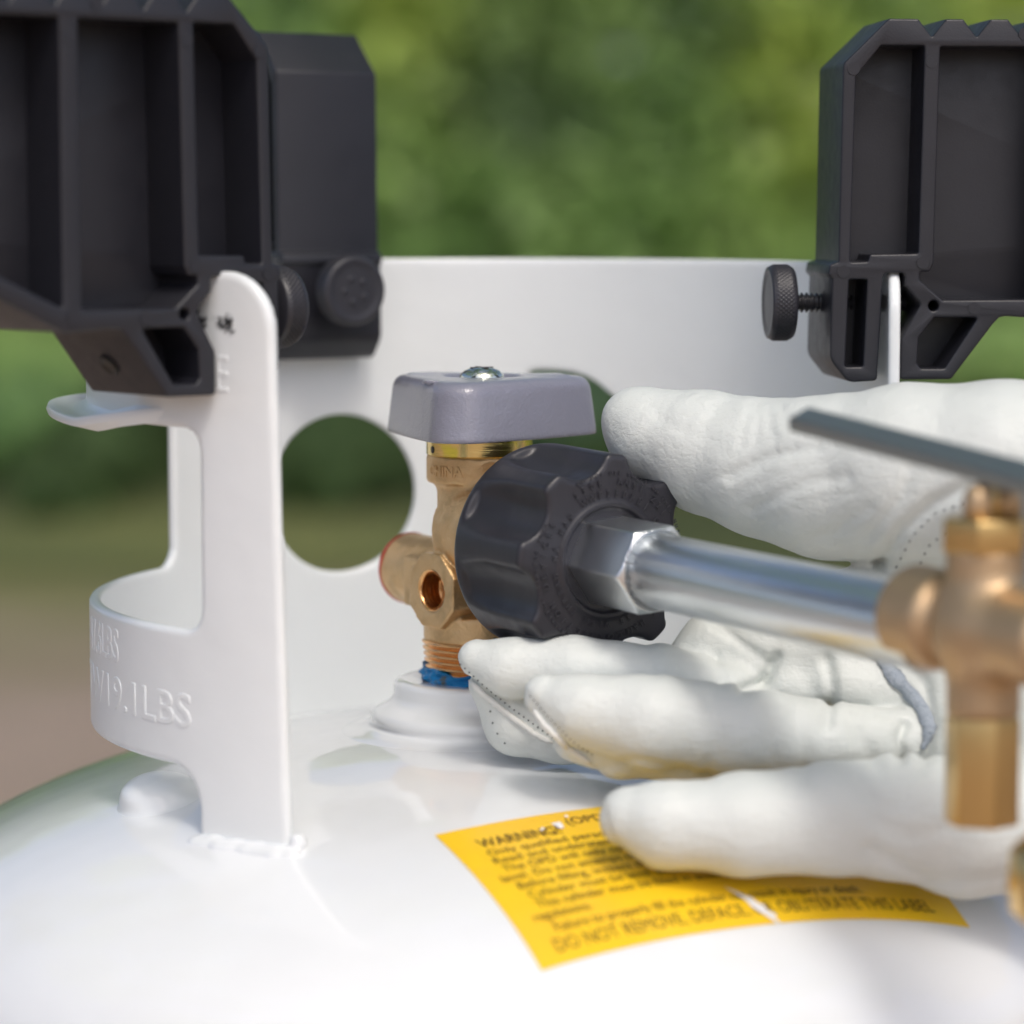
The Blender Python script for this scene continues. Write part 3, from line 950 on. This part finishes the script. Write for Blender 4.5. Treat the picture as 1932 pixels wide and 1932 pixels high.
# cast lettering on bonnet and column
def wrap_on(s, size, R, th_c, z0, name, parent, m, xs=1.0, extr=0.02, vertical=False):
    V, F = text_mesh(s, size, extr, 0.012, 0.0, xs, 'CENTER')
    x, y = V[:, 0], V[:, 1]
    if vertical: x, y = -V[:, 1], V[:, 0]
    th = rad(th_c) + x / R
    r = R + V[:, 2]
    P = np.stack([VX + r * np.cos(th), r * np.sin(th), z0 + y], 1)
    return link(name, mesh_list(name, P, F), m, parent)
wrap_on('CHINA', 0.36, 1.335, 228, 6.38, 'cast_lettering', vb, M_CAST)
# handwheel
WC = Vector((VX + 0.06, 0, 0))
def wheel_field(X, Y, Z):
    X = X - WC.x; Z = Z - 0.13
    f = np.clip((Z - 7.22) / 1.55, 0, 1)
    rho = 2.42 - 0.22 * f
    angs = [rad(-90 - 13), rad(-90 - 13 + 120), rad(-90 - 13 + 240)]
    # rounded triangle: intersection of three half planes, rounded
    D = None
    for a in angs:
        n = a + math.pi                     # side opposite to the corner
        q = X * math.cos(n) + Y * math.sin(n) - (1.92 - 0.17 * f) - 0.10 * (1 - ((X * -math.sin(n) + Y * math.cos(n)) / 2.2) ** 2)
        D = q if D is None else smax(D, q, 0.5)
    D = smax(D, np.sqrt(X ** 2 + Y ** 2) - (2.98 - 0.22 * f), 0.25)
    top = 8.72 - 0.02 * (X ** 2 + Y ** 2) / 3
    # dished top: the rim stands a little above a flat
    rim = smax(-(D + 0.62), -9, .1)
    E = smax(D, Z - top, 0.34)
    E = smax(E, 7.2 - Z, 0.06)
    # central recess for the screw, and a hollow below
    r = np.sqrt(X ** 2 + Y ** 2)
    E = smax(E, -np.maximum(r - 0.95, 8.60 - Z), 0.08)
    E = smax(E, -np.maximum(D + 0.35, Z - 8.2), 0.1)
    E = smin(E, d_cyl(r, Z, 1.15, 7.3, 8.5, .05), 0.1)
    # three raised lands at the corners
    for a in angs[1:]:
        E = smin(E, d_box((X * math.cos(a) + Y * math.sin(a)) - 1.75, -X * math.sin(a) + Y * math.cos(a), Z - 8.62, 0.45, 0.5, 0.10, .05), 0.05)
    return E
V, F = surface(wheel_field, (WC.x - 3.3, -3.3, 7.05), (WC.x + 3.3, 3.3, 9.1), 0.06)
hw = link('handwheel', mesh_np('handwheel', V, F), M_WHEEL, valve)
hw['label'] = 'grey painted three-cornered handwheel'
V, F = text_mesh('OPD', 0.62, 0.02, 0.015, 0, 1.1, 'CENTER')
a_ = rad(180 - 13 - 90 + 28)
P = np.stack([WC.x + V[:, 0] - .75, V[:, 1] - 2.0, 8.78 + V[:, 2]], 1)
link('raised_lettering', mesh_list('raised_lettering', P, F), M_WHEEL, hw)
scr = [(0.001, 8.93), (0.12, 8.93), (0.30, 8.91), (0.45, 8.85), (0.54, 8.76), (0.57, 8.68), (0.57, 8.62), (0.6, 8.6)]
M_CHROME = mat('screw_zinc', (0.70, 0.74, 0.66), 0.16, metal=1.0)
so = link('wheel_screw', lathe('wheel_screw', scr[::-1], Matrix.Translation(WC + Vector((0, 0, .12))), 48), M_CHROME, valve)
def cross():
    bm = bmesh.new()
    for k in (0, 1):
        m_ = Matrix.Translation((WC.x, 0, 9.04)) @ Matrix.Rotation(rad(25 + 90 * k), 4, 'Z') @ Matrix.Diagonal((0.6, 0.1, 0.035 + .004 * k, 1))
        bmesh.ops.create_cube(bm, size=1.0, matrix=m_)
    return mesh_bm('cross_slot', bm)
link('cross_slot', cross(), M_DARKHOLE, so)

# ------------------------------------------------------------------ the filling adapter: black nut, steel pipe, brass ball valve
DN = Vector((0.54, -0.842, -0.026)).normalized()
NO = VC + Vector((0, 0, ZO - 0.04)) + DN * 0.78
adapter = empty('transfer_adapter', tuple(NO + DN * 5))
tag(adapter, 'filling adapter of black coupling nut, zinc pipe and brass valve screwed onto the cylinder valve', 'gas adapter')
NM = axis_matrix(NO, DN)
NMn = np.array(NM)
RN = 2.52
PH0 = rad(152)
def nut_field(X, Y, Z):
    r = np.sqrt(X ** 2 + Y ** 2); a = np.arctan2(Y, X)
    k = (a - PH0 + math.pi / 8) % (math.pi / 4) - math.pi / 8          # 0 in the middle of a scallop
    px, py = r * np.cos(k), r * np.sin(k)
    body = d_cyl(r, Z, RN, 1.98, 5.0, .17)
    # scallop: an elliptical groove
    sc = (np.sqrt(((px - 2.84 - 0.26 * np.clip((3.5 - Z) / 1.25, 0, 1) ** 1.5) / 0.78) ** 2 + (py / 0.80) ** 2) - 1) * 0.74
    g = smax(sc, 2.28 - Z, 0.12)
    d = smax(body, -g, 0.13)
    d = smax(d, Z - (4.98 + 0.07 * np.clip((2.3 - r) / 1.0, 0, 1)), 0.12)
    # bore ring round the steel hexagon
    d = smax(d, -np.maximum(r - 1.27, 4.92 - Z), 0.06)
    d = smin(d, np.sqrt((r - 1.34) ** 2 + (Z - 4.98) ** 2) - 0.075, 0.05)
    d = np.maximum(d, -np.maximum(r - 1.52, Z - 4.3))
    return d
V, F = surface(nut_field, (-2.65, -2.65, 1.5), (2.65, 2.65, 5.25), 0.055)
V = V @ NMn[:3, :3].T + NMn[:3, 3]
nut = link('coupling_nut', mesh_np('coupling_nut', V, F), M_NUT, adapter)
nut['label'] = 'black plastic scalloped coupling nut with raised lettering'
def ring_text(s, R, a_start, size, step, z):
    """letters round the nut face, read clockwise, tops outward; a_start in degrees"""
    Vs, Fs, n0 = [], [], 0
    ang_ = a_start
    for ch in s:
        if ch != ' ':
            V, F = text_mesh(ch, size, 0.002, 0.008, -0.003, 0.85, 'CENTER')
            if len(V):
                c, s_ = math.cos(rad(ang_ - 90)), math.sin(rad(ang_ - 90))
                x = V[:, 0] * c - (V[:, 1] + R) * s_
                y = V[:, 0] * s_ + (V[:, 1] + R) * c
                P = np.stack([x, y, V[:, 2] + z], 1)
                Vs.append(P); Fs += [tuple(i + n0 for i in f) for f in F]; n0 += len(V)
        ang_ -= step
    return np.concatenate(Vs), Fs
def face_lettering():
    Vs, Fs, n0 = [], [], 0
    for args in [('WWP250PSI CGA600', 1.50, 118, 0.25, 8.5, 5.040), ('2308', 1.78, 122, 0.24, 7.5, 5.024), ('ANSI Z21.58', 1.78, 82, 0.24, 6.8, 5.024),
                 ('CONNECTION DEVICES', 1.78, 280, 0.24, 7.6, 5.024), ('USE WITH THREAD HR MAX', 1.48, 300, 0.20, 7.8, 5.04), ('TIGHTEN BY HAND', 1.78, 10, 0.22, 6.2, 5.024),
                 ('DO NOT USE TOOLS ON THIS NUT', 2.02, 116, 0.13, 3.7, 5.0), ('TEMPERATURE LIMITED FUSE', 2.02, 240, 0.13, 3.8, 5.0)]:
        V, F = ring_text(*args)
        Vs.append(V); Fs += [tuple(i + n0 for i in f) for f in F]; n0 += len(V)
    V = np.concatenate(Vs) @ NMn[:3, :3].T + NMn[:3, 3]
    return mesh_list('raised_lettering', V, Fs)
link('raised_lettering', face_lettering(), M_NUT, nut)

# steel hexagon with chamfered face
def hex_field(X, Y, Z):
    r = np.sqrt(X ** 2 + Y ** 2); a = np.arctan2(Y, X) - rad(35)
    hx = r * np.cos((a + math.pi / 6) % (math.pi / 3) - math.pi / 6) - 0.975
    d = smax(hx, np.maximum(4.5 - Z, Z - 7.12), 0.05)
    d = smax(d, (r - 0.98 + (Z - 7.00) * 1.6) * 0.55, 0.03)
    d = smax(d, -np.maximum(r - 0.93, 6.92 - Z), 0.03)
    return d
V, F = surface(hex_field, (-1.35, -1.35, 4.35), (1.35, 1.35, 7.3), 0.045)
V = V @ NMn[:3, :3].T + NMn[:3, 3]
link('hex_nut', mesh_np('hex_nut', V, F), M_STEEL, adapter)
link('pipe', lathe('pipe', [(0.001, 6.6), (0.80, 6.8), (0.86, 6.92), (0.88, 7.00), (0.88, 16.6), (0.001, 16.6)][::-1], NM, 96), M_STEEL, adapter, sharp=60)

BT = 18.22                                     # the ball valve's centre along the pipe
BC = NO + DN * BT + Vector((0, 0, 0.27))
BH = Vector((DN.x, DN.y, 0)).normalized()
def ball_field(X, Y, Z):
    x, y, z = X - BC.x, Y - BC.y, Z - BC.z
    t = x * DN.x + y * DN.y + z * DN.z
    s = -x * BH.y + y * BH.x
    v = z - t * DN.z
    rr_ = np.sqrt(s ** 2 + v ** 2)
    d = d_cyl(rr_, t, 1.03, -2.35, -0.95, .28)
    d = smin(d, np.sqrt(x * x + y * y + z * z) - 1.08, 0.30)
    d = smin(d, d_cyl(rr_, t, 0.92, 0.2, 2.2, .25), 0.35)
    r2 = np.sqrt(x * x + y * y)
    d = smin(d, d_cyl(r2, z, 0.78, 0.0, 1.62, .05), 0.28)
    d = smin(d, d_cyl(r2, z, 0.74, -1.75, 0.0, .06), 0.28)
    return d
V, F = surface(ball_field, tuple(BC - Vector((2.9, 2.9, 2.0))), tuple(BC + Vector((2.9, 2.9, 2.0))), 0.08)
bv = link('valve_body', mesh_np('valve_body', V, F), M_BRASS2, adapter)
def hexprism(name, c, R, z0, z1, m, parent, rot=0.0, bev=0.06):
    pts = [(R * math.cos(rad(60 * k) + rot), R * math.sin(rad(60 * k) + rot)) for k in range(6)]
    me = plate(name, fillet(pts, 0.06, 2), [], (z1 - z0) / 2, bev)
    me.transform(Matrix.Translation(Vector((c.x, c.y, (z0 + z1) / 2)) * CM))
    return link(name, me, m, parent, sharp=30)
zb = BC.z
hexprism('hex_end', BC, 0.76, zb - 3.95, zb - 1.74, M_HEX, adapter, rot=rad(-78))
hexprism('bonnet_hex', BC, 0.90, zb + 1.55, zb + 2.25, M_HEX, adapter, rot=rad(12))
link('stem', lathe('stem', [(0.001, zb + 3.45), (0.15, zb + 3.45), (0.15, zb + 3.0), (0.28, zb + 2.7), (0.34, zb + 2.2), (0.001, zb + 2.1)], Matrix.Translation(Vector((BC.x, BC.y, 0))), 32), M_HEX, adapter)
for dx, dy in ((-0.22, -0.32), (0.42, 0.1)):
    me = lathe('lug', [(0.001, zb + 2.95), (0.16, zb + 2.92), (0.27, zb + 2.78), (0.29, zb + 2.55), (0.29, zb + 2.2), (0.001, zb + 2.2)], Matrix.Translation(Vector((BC.x + dx, BC.y + dy, 0))), 32)
    link('lug', me, M_BRASS2, adapter)
# lever
def lever():
    a = at(1505, 790, -13.2); b = at(1960, 908, -17.0); c = at(2300, 996, -20.0)
    bm = bmesh.new()
    path = [a, b, c]
    rows = []
    for i, p_ in enumerate(path):
        t_ = (path[min(i + 1, 2)] - path[max(i - 1, 0)]).normalized()
        sd = t_.cross(Vector((0, 0, 1))).normalized()
        up = sd.cross(t_).normalized()
        sd2 = (sd * math.cos(rad(17)) - up * math.sin(rad(17))); up2 = (up * math.cos(rad(17)) + sd * math.sin(rad(17)))
        wv = (0.36, 0.44, 0.5)[i]; hv = 0.16
        rows.append([bm.verts.new(p_ + sd2 * sx * wv + up2 * sz * hv) for sx, sz in ((-1, -1), (1, -1), (1, 1), (-1, 1))])
    for i in range(2):
        for k in range(4):
            bm.faces.new((rows[i][k], rows[i][(k + 1) % 4], rows[i + 1][(k + 1) % 4], rows[i + 1][k]))
    bm.faces.new(rows[0][::-1]); bm.faces.new(rows[2])
    bmesh.ops.recalc_face_normals(bm, faces=bm.faces)
    bmesh.ops.bevel(bm, geom=[e for e in bm.edges], offset=0.05, segments=2, affect='EDGES')
    return mesh_bm('lever', bm)
lv = link('lever', lever(), M_LEVER, adapter, sharp=35)
# lever cheek that comes down on the far side of the valve
def cheek():
    y0 = BC.y + 0.9
    pts = [at(1868, 880, y0), at(1960, 900, y0), at(2060, 1180, y0), at(1925, 1180, y0), at(1905, 1060, y0), at(1890, 960, y0)]
    bm = bmesh.new()
    A = [bm.verts.new(p_) for p_ in pts]; B = [bm.verts.new(p_ + Vector((0.05, 0.3, 0))) for p_ in pts]
    bm.faces.new(A); bm.faces.new(B[::-1])
    for i in range(6): bm.faces.new((A[i], B[i], B[(i + 1) % 6], A[(i + 1) % 6]))
    bmesh.ops.recalc_face_normals(bm, faces=bm.faces)
    return mesh_bm('cheek_plate', bm)
link('cheek_plate', cheek(), M_LEVER, lv)
# hose from the far outlet, dropping out of the frame past a brass end fitting
o0 = BC + DN * 2.0
hose_pts = [o0, o0 + DN * 1.5, o0 + Vector((2.4, -2.2, -0.6)), o0 + Vector((3.8, -2.2, -2.2)), o0 + Vector((3.6, -1.0, -4.2)), o0 + Vector((1.9, -0.2, -5.3))]
def smooth_path(pts, n=8):
    out = []
    P = [pts[0]] + pts + [pts[-1]]
    for i in range(1, len(P) - 2):
        for k in range(n):
            t_ = k / n
            p0, p1, p2, p3 = P[i - 1], P[i], P[i + 1], P[i + 2]
            out.append(0.5 * ((2 * p1) + (-p0 + p2) * t_ + (2 * p0 - 5 * p1 + 4 * p2 - p3) * t_ ** 2 + (-p0 + 3 * p1 - 3 * p2 + p3) * t_ ** 3))
    out.append(pts[-1])
    return out
link('hose', tube('hose', smooth_path([Vector(p_) for p_ in hose_pts]), 0.5, 16), M_NUT, adapter)
fe = at(1996, 1662, BC.y - 2.0)
link('hose_fitting', lathe('hose_fitting', [(0.001, -0.9), (0.6, -0.9), (0.93, -0.6), (0.98, 0.0), (0.93, 0.6), (0.6, 0.9), (0.001, 0.9)], Matrix.Translation(fe), 40), M_HEX, adapter)
link('hose', tube('hose', [hose_pts[-1], (Vector(hose_pts[-1]) + fe) / 2 + Vector((.5, 0, -.2)), fe + Vector((0, 0, -.2))], 0.45, 12), M_NUT, adapter)

# ------------------------------------------------------------------ the gloved hand
hand = empty('gloved_hand', tuple(at(1900, 1500, -6)))
tag(hand, 'hand in a white leather work glove, thumb above and fingers below the black nut', 'gloved hand')
def chain(pts):
    out = []
    for vx, vy, r, y in pts:
        p_ = at(vx, vy, y)
        depth = (p_ - CAMP).dot(FWD)
        out.append((p_.x, p_.y, p_.z, r * depth / FP))
    return out
def d_chain(X, Y, Z, ch, k=0.25, ysq=1.0):
    d = None
    for (x0, y0, z0, r0), (x1, y1, z1, r1) in zip(ch[:-1], ch[1:]):
        bx, by, bz = x1 - x0, (y1 - y0), z1 - z0
        L = bx * bx + by * by + bz * bz
        h = np.clip(((X - x0) * bx + (Y - y0) * by + (Z - z0) * bz) / L, 0, 1)
        h = h.astype(np.float32)
        q = np.sqrt((X - x0 - h * bx) ** 2 + ((Y - y0 - h * by) * ysq) ** 2 + (Z - z0 - h * bz) ** 2) - (r0 + (r1 - r0) * h)
        d = q if d is None else smin(d, q, k)
    return d
THUMB = chain([(1196, 792, 60, -2.3), (1228, 818, 86, -2.5), (1330, 852, 112, -3.1), (1440, 882, 128, -3.9), (1560, 900, 152, -4.7), (1720, 895, 168, -5.8), (1900, 900, 180, -6.6), (2250, 930, 200, -7.5)])
INDEX = chain([(900, 1243, 38, -5.0), (960, 1260, 53, -5.2), (1080, 1268, 66, -5.4), (1240, 1282, 66, -5.6), (1380, 1315, 62, -5.4), (1480, 1350, 50, -5.2)])
IBACK = chain([(925, 1290, 40, -4.7), (975, 1360, 62, -4.5), (1060, 1378, 62, -4.7), (1180, 1370, 60, -5.0)])
MIDDLE = chain([(1028, 1312, 42, -7.3), (1090, 1340, 66, -7.5), (1230, 1362, 88, -7.7), (1400, 1378, 86, -7.6), (1560, 1396, 72, -7.2), (1690, 1398, 62, -6.7)])
MBACK = chain([(1090, 1395, 46, -7.0), (1170, 1418, 48, -6.9), (1300, 1425, 52, -6.8), (1460, 1420, 50, -6.6)])
PINKY = chain([(1188, 1543, 58, -10.4), (1250, 1556, 80, -10.5), (1400, 1556, 96, -10.5), (1560, 1545, 104, -10.3), (1700, 1540, 118, -9.9), (1820, 1560, 130, -9.4), (2000, 1545, 140, -9.0), (2300, 1500, 160, -8.5)])
PALM = chain([(1265, 1268, 34, -4.6), (1345, 1222, 58, -4.4), (1450, 1225, 92, -4.4), (1590, 1205, 118, -4.4), (1740, 1180, 140, -4.4), (1900, 1180, 210, -4.6), (2250, 1150, 250, -6.0)])
WEB = chain([(1668, 1098, 48, -4.6), (1720, 1105, 80, -4.8), (1800, 1090, 130, -5.0), (1950, 1060, 190, -5.4)])
PAD1 = chain([(1480, 1300, 52, -5.3), (1520, 1305, 56, -5.3)])
PAD2 = chain([(1585, 1290, 58, -5.6), (1655, 1300, 60, -5.6)])
HEEL = chain([(1790, 1330, 110, -5.6), (1850, 1430, 140, -6.4), (2050, 1400, 200, -6.8), (2280, 1300, 250, -7.0)])
def polydist(VX_, VY_, pts):
    d = None
    for (x0, y0), (x1, y1) in zip(pts[:-1], pts[1:]):
        bx, by = x1 - x0, y1 - y0
        h = np.clip(((VX_ - x0) * bx + (VY_ - y0) * by) / (bx * bx + by * by), 0, 1)
        q = np.hypot(VX_ - x0 - h * bx, VY_ - y0 - h * by)
        d = q if d is None else np.minimum(d, q)
    return d
GROOVES = [  # polyline on the glove, depth cm, half width (frame units), y range
    ([(1660, 1062), (1700, 1000), (1760, 950), (1850, 905)], 0.16, 13),
    ([(1560, 1245), (1572, 1300), (1560, 1370)], 0.16, 12),
    ([(1465, 1240), (1440, 1290), (1400, 1302)], 0.22, 11),
    ([(1345, 1170), (1400, 1215), (1450, 1250)], 0.10, 9),
    ([(1690, 1230), (1745, 1290), (1762, 1370), (1740, 1440)], 0.13, 12),
    ([(1700, 1432), (1695, 1395), (1705, 1370)], 0.20, 10),
    ([(1600, 1350), (1640, 1420), (1655, 1455)], 0.06, 15),
    ([(862, 1250), (905, 1290), (955, 1332), (1010, 1372), (1055, 1400)], 0.05, 6),
    ([(992, 1308), (1030, 1354), (1075, 1398), (1115, 1425)], 0.05, 6),
    ([(1140, 1524), (1150, 1566), (1172, 1602), (1212, 1632)], 0.04, 6),
    ([(1500, 1350), (1520, 1420), (1515, 1470)], 0.06, 14),
    ([(1340, 1320), (1350, 1400), (1335, 1460)], 0.05, 16),
    ([(1600, 1455), (1660, 1550), (1720, 1580), (1800, 1560)], 0.05, 14),
    ([(1640, 1600), (1760, 1660), (1860, 1660), (1950, 1640)], 0.10, 13),
    ([(1432, 742), (1405, 800), (1398, 840)], 0.025, 8), ([(1440, 744), (1428, 800), (1425, 840)], 0.03, 7), ([(1452, 744), (1452, 800), (1462, 830)], 0.03, 7), ([(1462, 746), (1480, 780), (1500, 800)], 0.025, 8),
    ([(1330, 912), (1420, 872), (1500, 850)], 0.022, 7), ([(1360, 950), (1450, 900), (1560, 872)], 0.022, 7), ([(1440, 990), (1520, 950), (1610, 930)], 0.022, 7), ([(1230, 770), (1260, 800), (1310, 815)], 0.02, 8),
    ([(1240, 1300), (1252, 1330)], 0.02, 7), ([(1290, 1300), (1300, 1430)], 0.015, 12), ([(1450, 1330), (1462, 1440)], 0.02, 10), ([(1620, 1460), (1640, 1500), (1690, 1530)], 0.025, 7), ([(1580, 1465), (1610, 1520), (1680, 1580)], 0.025, 8),
    ([(1380, 900), (1460, 860), (1540, 845)], 0.07, 12),
    ([(1420, 960), (1520, 910), (1600, 900)], 0.06, 12),
    ([(1500, 1030), (1580, 1000), (1640, 960)], 0.05, 12),
    ([(1640, 1010), (1700, 940), (1720, 880)], 0.08, 14),
    ([(1130, 1450), (1200, 1432), (1300, 1452)], 0.07, 8),
    ([(1220, 1215), (1235, 1270)], 0.05, 14), ([(1350, 1240), (1360, 1290)], 0.05, 9), ([(1040, 1340), (1080, 1420)], 0.03, 10),
]
def glove_field(X, Y, Z):
    q0 = X - CAMP.x; q1 = Y - CAMP.y; q2_ = Z - CAMP.z
    dep = q1 * FWD.y + q2_ * FWD.z
    PX = 966 + FP * q0 / dep
    PY = 966 - FP * (q1 * UPV.y + q2_ * UPV.z) / dep
    idx = d_chain(X, Y, Z, INDEX)
    idx = smin(idx, d_chain(X, Y, Z, IBACK), 0.10)
    mid = smin(d_chain(X, Y, Z, MIDDLE), d_chain(X, Y, Z, MBACK), 0.12)
    pk = d_chain(X, Y, Z, PINKY)
    palm = d_chain(X, Y, Z, PALM, 0.5)
    heel = d_chain(X, Y, Z, HEEL, 0.6)
    d = smin(idx, mid, 0.10)
    d = smin(d, d_chain(X, Y, Z, PAD1), 0.22)
    d = smin(d, d_chain(X, Y, Z, PAD2), 0.22)
    big = smin(palm, heel, 0.8)
    big = smin(big, d_chain(X, Y, Z, WEB, 0.5), 0.5)
    big = smin(big, d_chain(X, Y, Z, THUMB, 0.3), 0.45)
    d = smin(d, big, 0.30)
    d = smin(d, pk, 0.22)
    for pts, dp, wd in GROOVES:
        g = polydist(PX, PY, pts)
        d = d + dp * np.exp(-(g / wd) ** 2)
    # broad unevenness of soft leather
    n = (np.sin(X * 2.1 + 0.7 * Z + 1.0) * np.sin(Z * 2.7 - 0.8 * X) * 0.018
         + np.sin(X * 5.3 + 2.2 * np.sin(Z * 1.7)) * np.sin(Z * 3.1 + Y * 2.0) * 0.006
         + np.sin(X * 9.0 + 3.0 * np.sin(Z * 2.3 + X)) * np.sin(Z * 4.0 - Y * 3.0 + 1.5) * 0.003)
    return d + n
V, F = surface(glove_field, (-1.7, -13.4, -2.6), (16.5, 0.2, 10.2), 0.088)
gv_me = mesh_np('glove', V, F)
BVH = BVHTree.FromPolygons([tuple(v) for v in V], [tuple(int(i) for i in f) for f in F])
glove = link('glove', gv_me, M_GLOVE, hand)
def on_glove(vx, vy):
    d = (FWD + Vector((1, 0, 0)) * ((vx - 966) / FP) + UPV * ((966 - vy) / FP)).normalized()
    loc, nor, i, dist = BVH.ray_cast(CAMP, d)
    return (loc, nor) if loc is not None else (None, None)
def dense(pts, step=6):
    out = []
    for (x0, y0), (x1, y1) in zip(pts[:-1], pts[1:]):
        n = max(1, int(math.hypot(x1 - x0, y1 - y0) / step))
        out += [(x0 + (x1 - x0) * k / n, y0 + (y1 - y0) * k / n) for k in range(n)]
    return out + [pts[-1]]
def seam(name, pts, r, m, parent, sink=0.0, jump=0.9):
    P, prev = [], None
    for vx, vy in dense(pts):
        l, nrm = on_glove(vx, vy)
        if l is None: continue
        l = l + nrm * (r * 0.4 - sink)
        if prev is not None and (l - prev).length > jump: continue
        P.append(l); prev = l
    if len(P) < 3: return None
    n = len(P)
    rr_ = [r * (0.75 + 0.35 * math.sin(i * 1.7) ** 2) * min(1, (i + 1) / 3, (n - i) / 3) for i in range(n)]
    return link(name, tube(name, P, rr_, 8), m, parent)
SEAMS = [[(857, 1238), (866, 1262), (905, 1302), (955, 1345), (1010, 1385), (1060, 1410)],
         [(1008, 1338), (1030, 1368), (1075, 1412), (1115, 1440)]]
for s_ in SEAMS: seam('seam_edge', s_, 0.085, M_SEAMLEATHER, glove)
def stitches(name, pts, step, length, r, m, parent, cross_dir=False):
    P = dense(pts, 1.0)
    bm = bmesh.new()
    i = 0
    while i + length < len(P):
        a, na = on_glove(*P[i]); b, nb = on_glove(*P[int(i + length)])
        if a is not None and b is not None and (a - b).length < 0.5:
            c = (a + b) / 2 + (na + nb) * 0.005
            t_ = (b - a)
            m_ = axis_matrix(c, t_ if t_.length > 1e-4 else Vector((1, 0, 0))) @ Matrix.Diagonal((1, 1, max(1.0, t_.length / (2 * r)), 1))
            bmesh.ops.create_icosphere(bm, subdivisions=1, radius=r, matrix=m_)
        i += step
    me = mesh_bm(name, bm)
    o = link(name, me, m, parent); o['kind'] = 'stuff'
    return o
stitches('stitching', [(868, 1252), (912, 1292), (962, 1334), (1015, 1372), (1050, 1398)], 11, 4, 0.024, M_THREADDARK, glove)
stitches('stitching', [(1000, 1312), (1036, 1354), (1080, 1398), (1120, 1425)], 10, 3, 0.022, M_THREADDARK, glove)
stitches('stitching', [(1146, 1530), (1156, 1570), (1178, 1602), (1215, 1628)], 10, 3, 0.018, M_THREADDARK, glove)
stitches('stitching', [(1690, 1072), (1722, 1010), (1765, 968), (1850, 938)], 18, 6, 0.022, M_THREADDARK, glove)
stitches('stitching', [(1728, 1080), (1752, 1030), (1790, 1000)], 18, 6, 0.022, M_THREADDARK, glove)
stitches('stitching', [(925, 1340), (932, 1375), (955, 1405)], 22, 4, 0.03, M_THREADDARK, glove)
# the grey leather strip that lies across the palm
def strip():
    pts = [(1638, 1232), (1660, 1240), (1682, 1272), (1712, 1302), (1742, 1340), (1754, 1372), (1748, 1398), (1736, 1420)]
    wid = [4, 10, 14, 13, 13, 14, 9, 3]
    D, Wd = [], []
    for i in range(len(pts) - 1):
        for k in range(6):
            f = k / 6
            D.append((pts[i][0] * (1 - f) + pts[i + 1][0] * f, pts[i][1] * (1 - f) + pts[i + 1][1] * f))
            Wd.append((wid[i] * (1 - f) + wid[i + 1] * f) * random.uniform(0.85, 1.15))
    bm = bmesh.new(); rows = []
    for i in range(1, len(D) - 1):
        tx, ty = D[i + 1][0] - D[i - 1][0], D[i + 1][1] - D[i - 1][1]
        L = math.hypot(tx, ty); nx, ny = -ty / L, tx / L
        a, na = on_glove(D[i][0] + nx * Wd[i], D[i][1] + ny * Wd[i])
        b, nb = on_glove(D[i][0] - nx * Wd[i], D[i][1] - ny * Wd[i])
        c, nc = on_glove(*D[i])
        if a is None or b is None or c is None: continue
        if (a - b).length > 1.0: continue
        rows.append([bm.verts.new(a + na * 0.02), bm.verts.new(a + na * 0.07), bm.verts.new(c + nc * 0.10), bm.verts.new(b + nb * 0.07), bm.verts.new(b + nb * 0.02)])
    for r0, r1 in zip(rows[:-1], rows[1:]):
        for k in range(4): bm.faces.new((r0[k], r0[k + 1], r1[k + 1], r1[k]))
    bmesh.ops.recalc_face_normals(bm, faces=bm.faces)
    for f in bm.faces: f.smooth = True
    return mesh_bm('leather_strip', bm)
link('leather_strip', strip(), M_STRIP, glove)
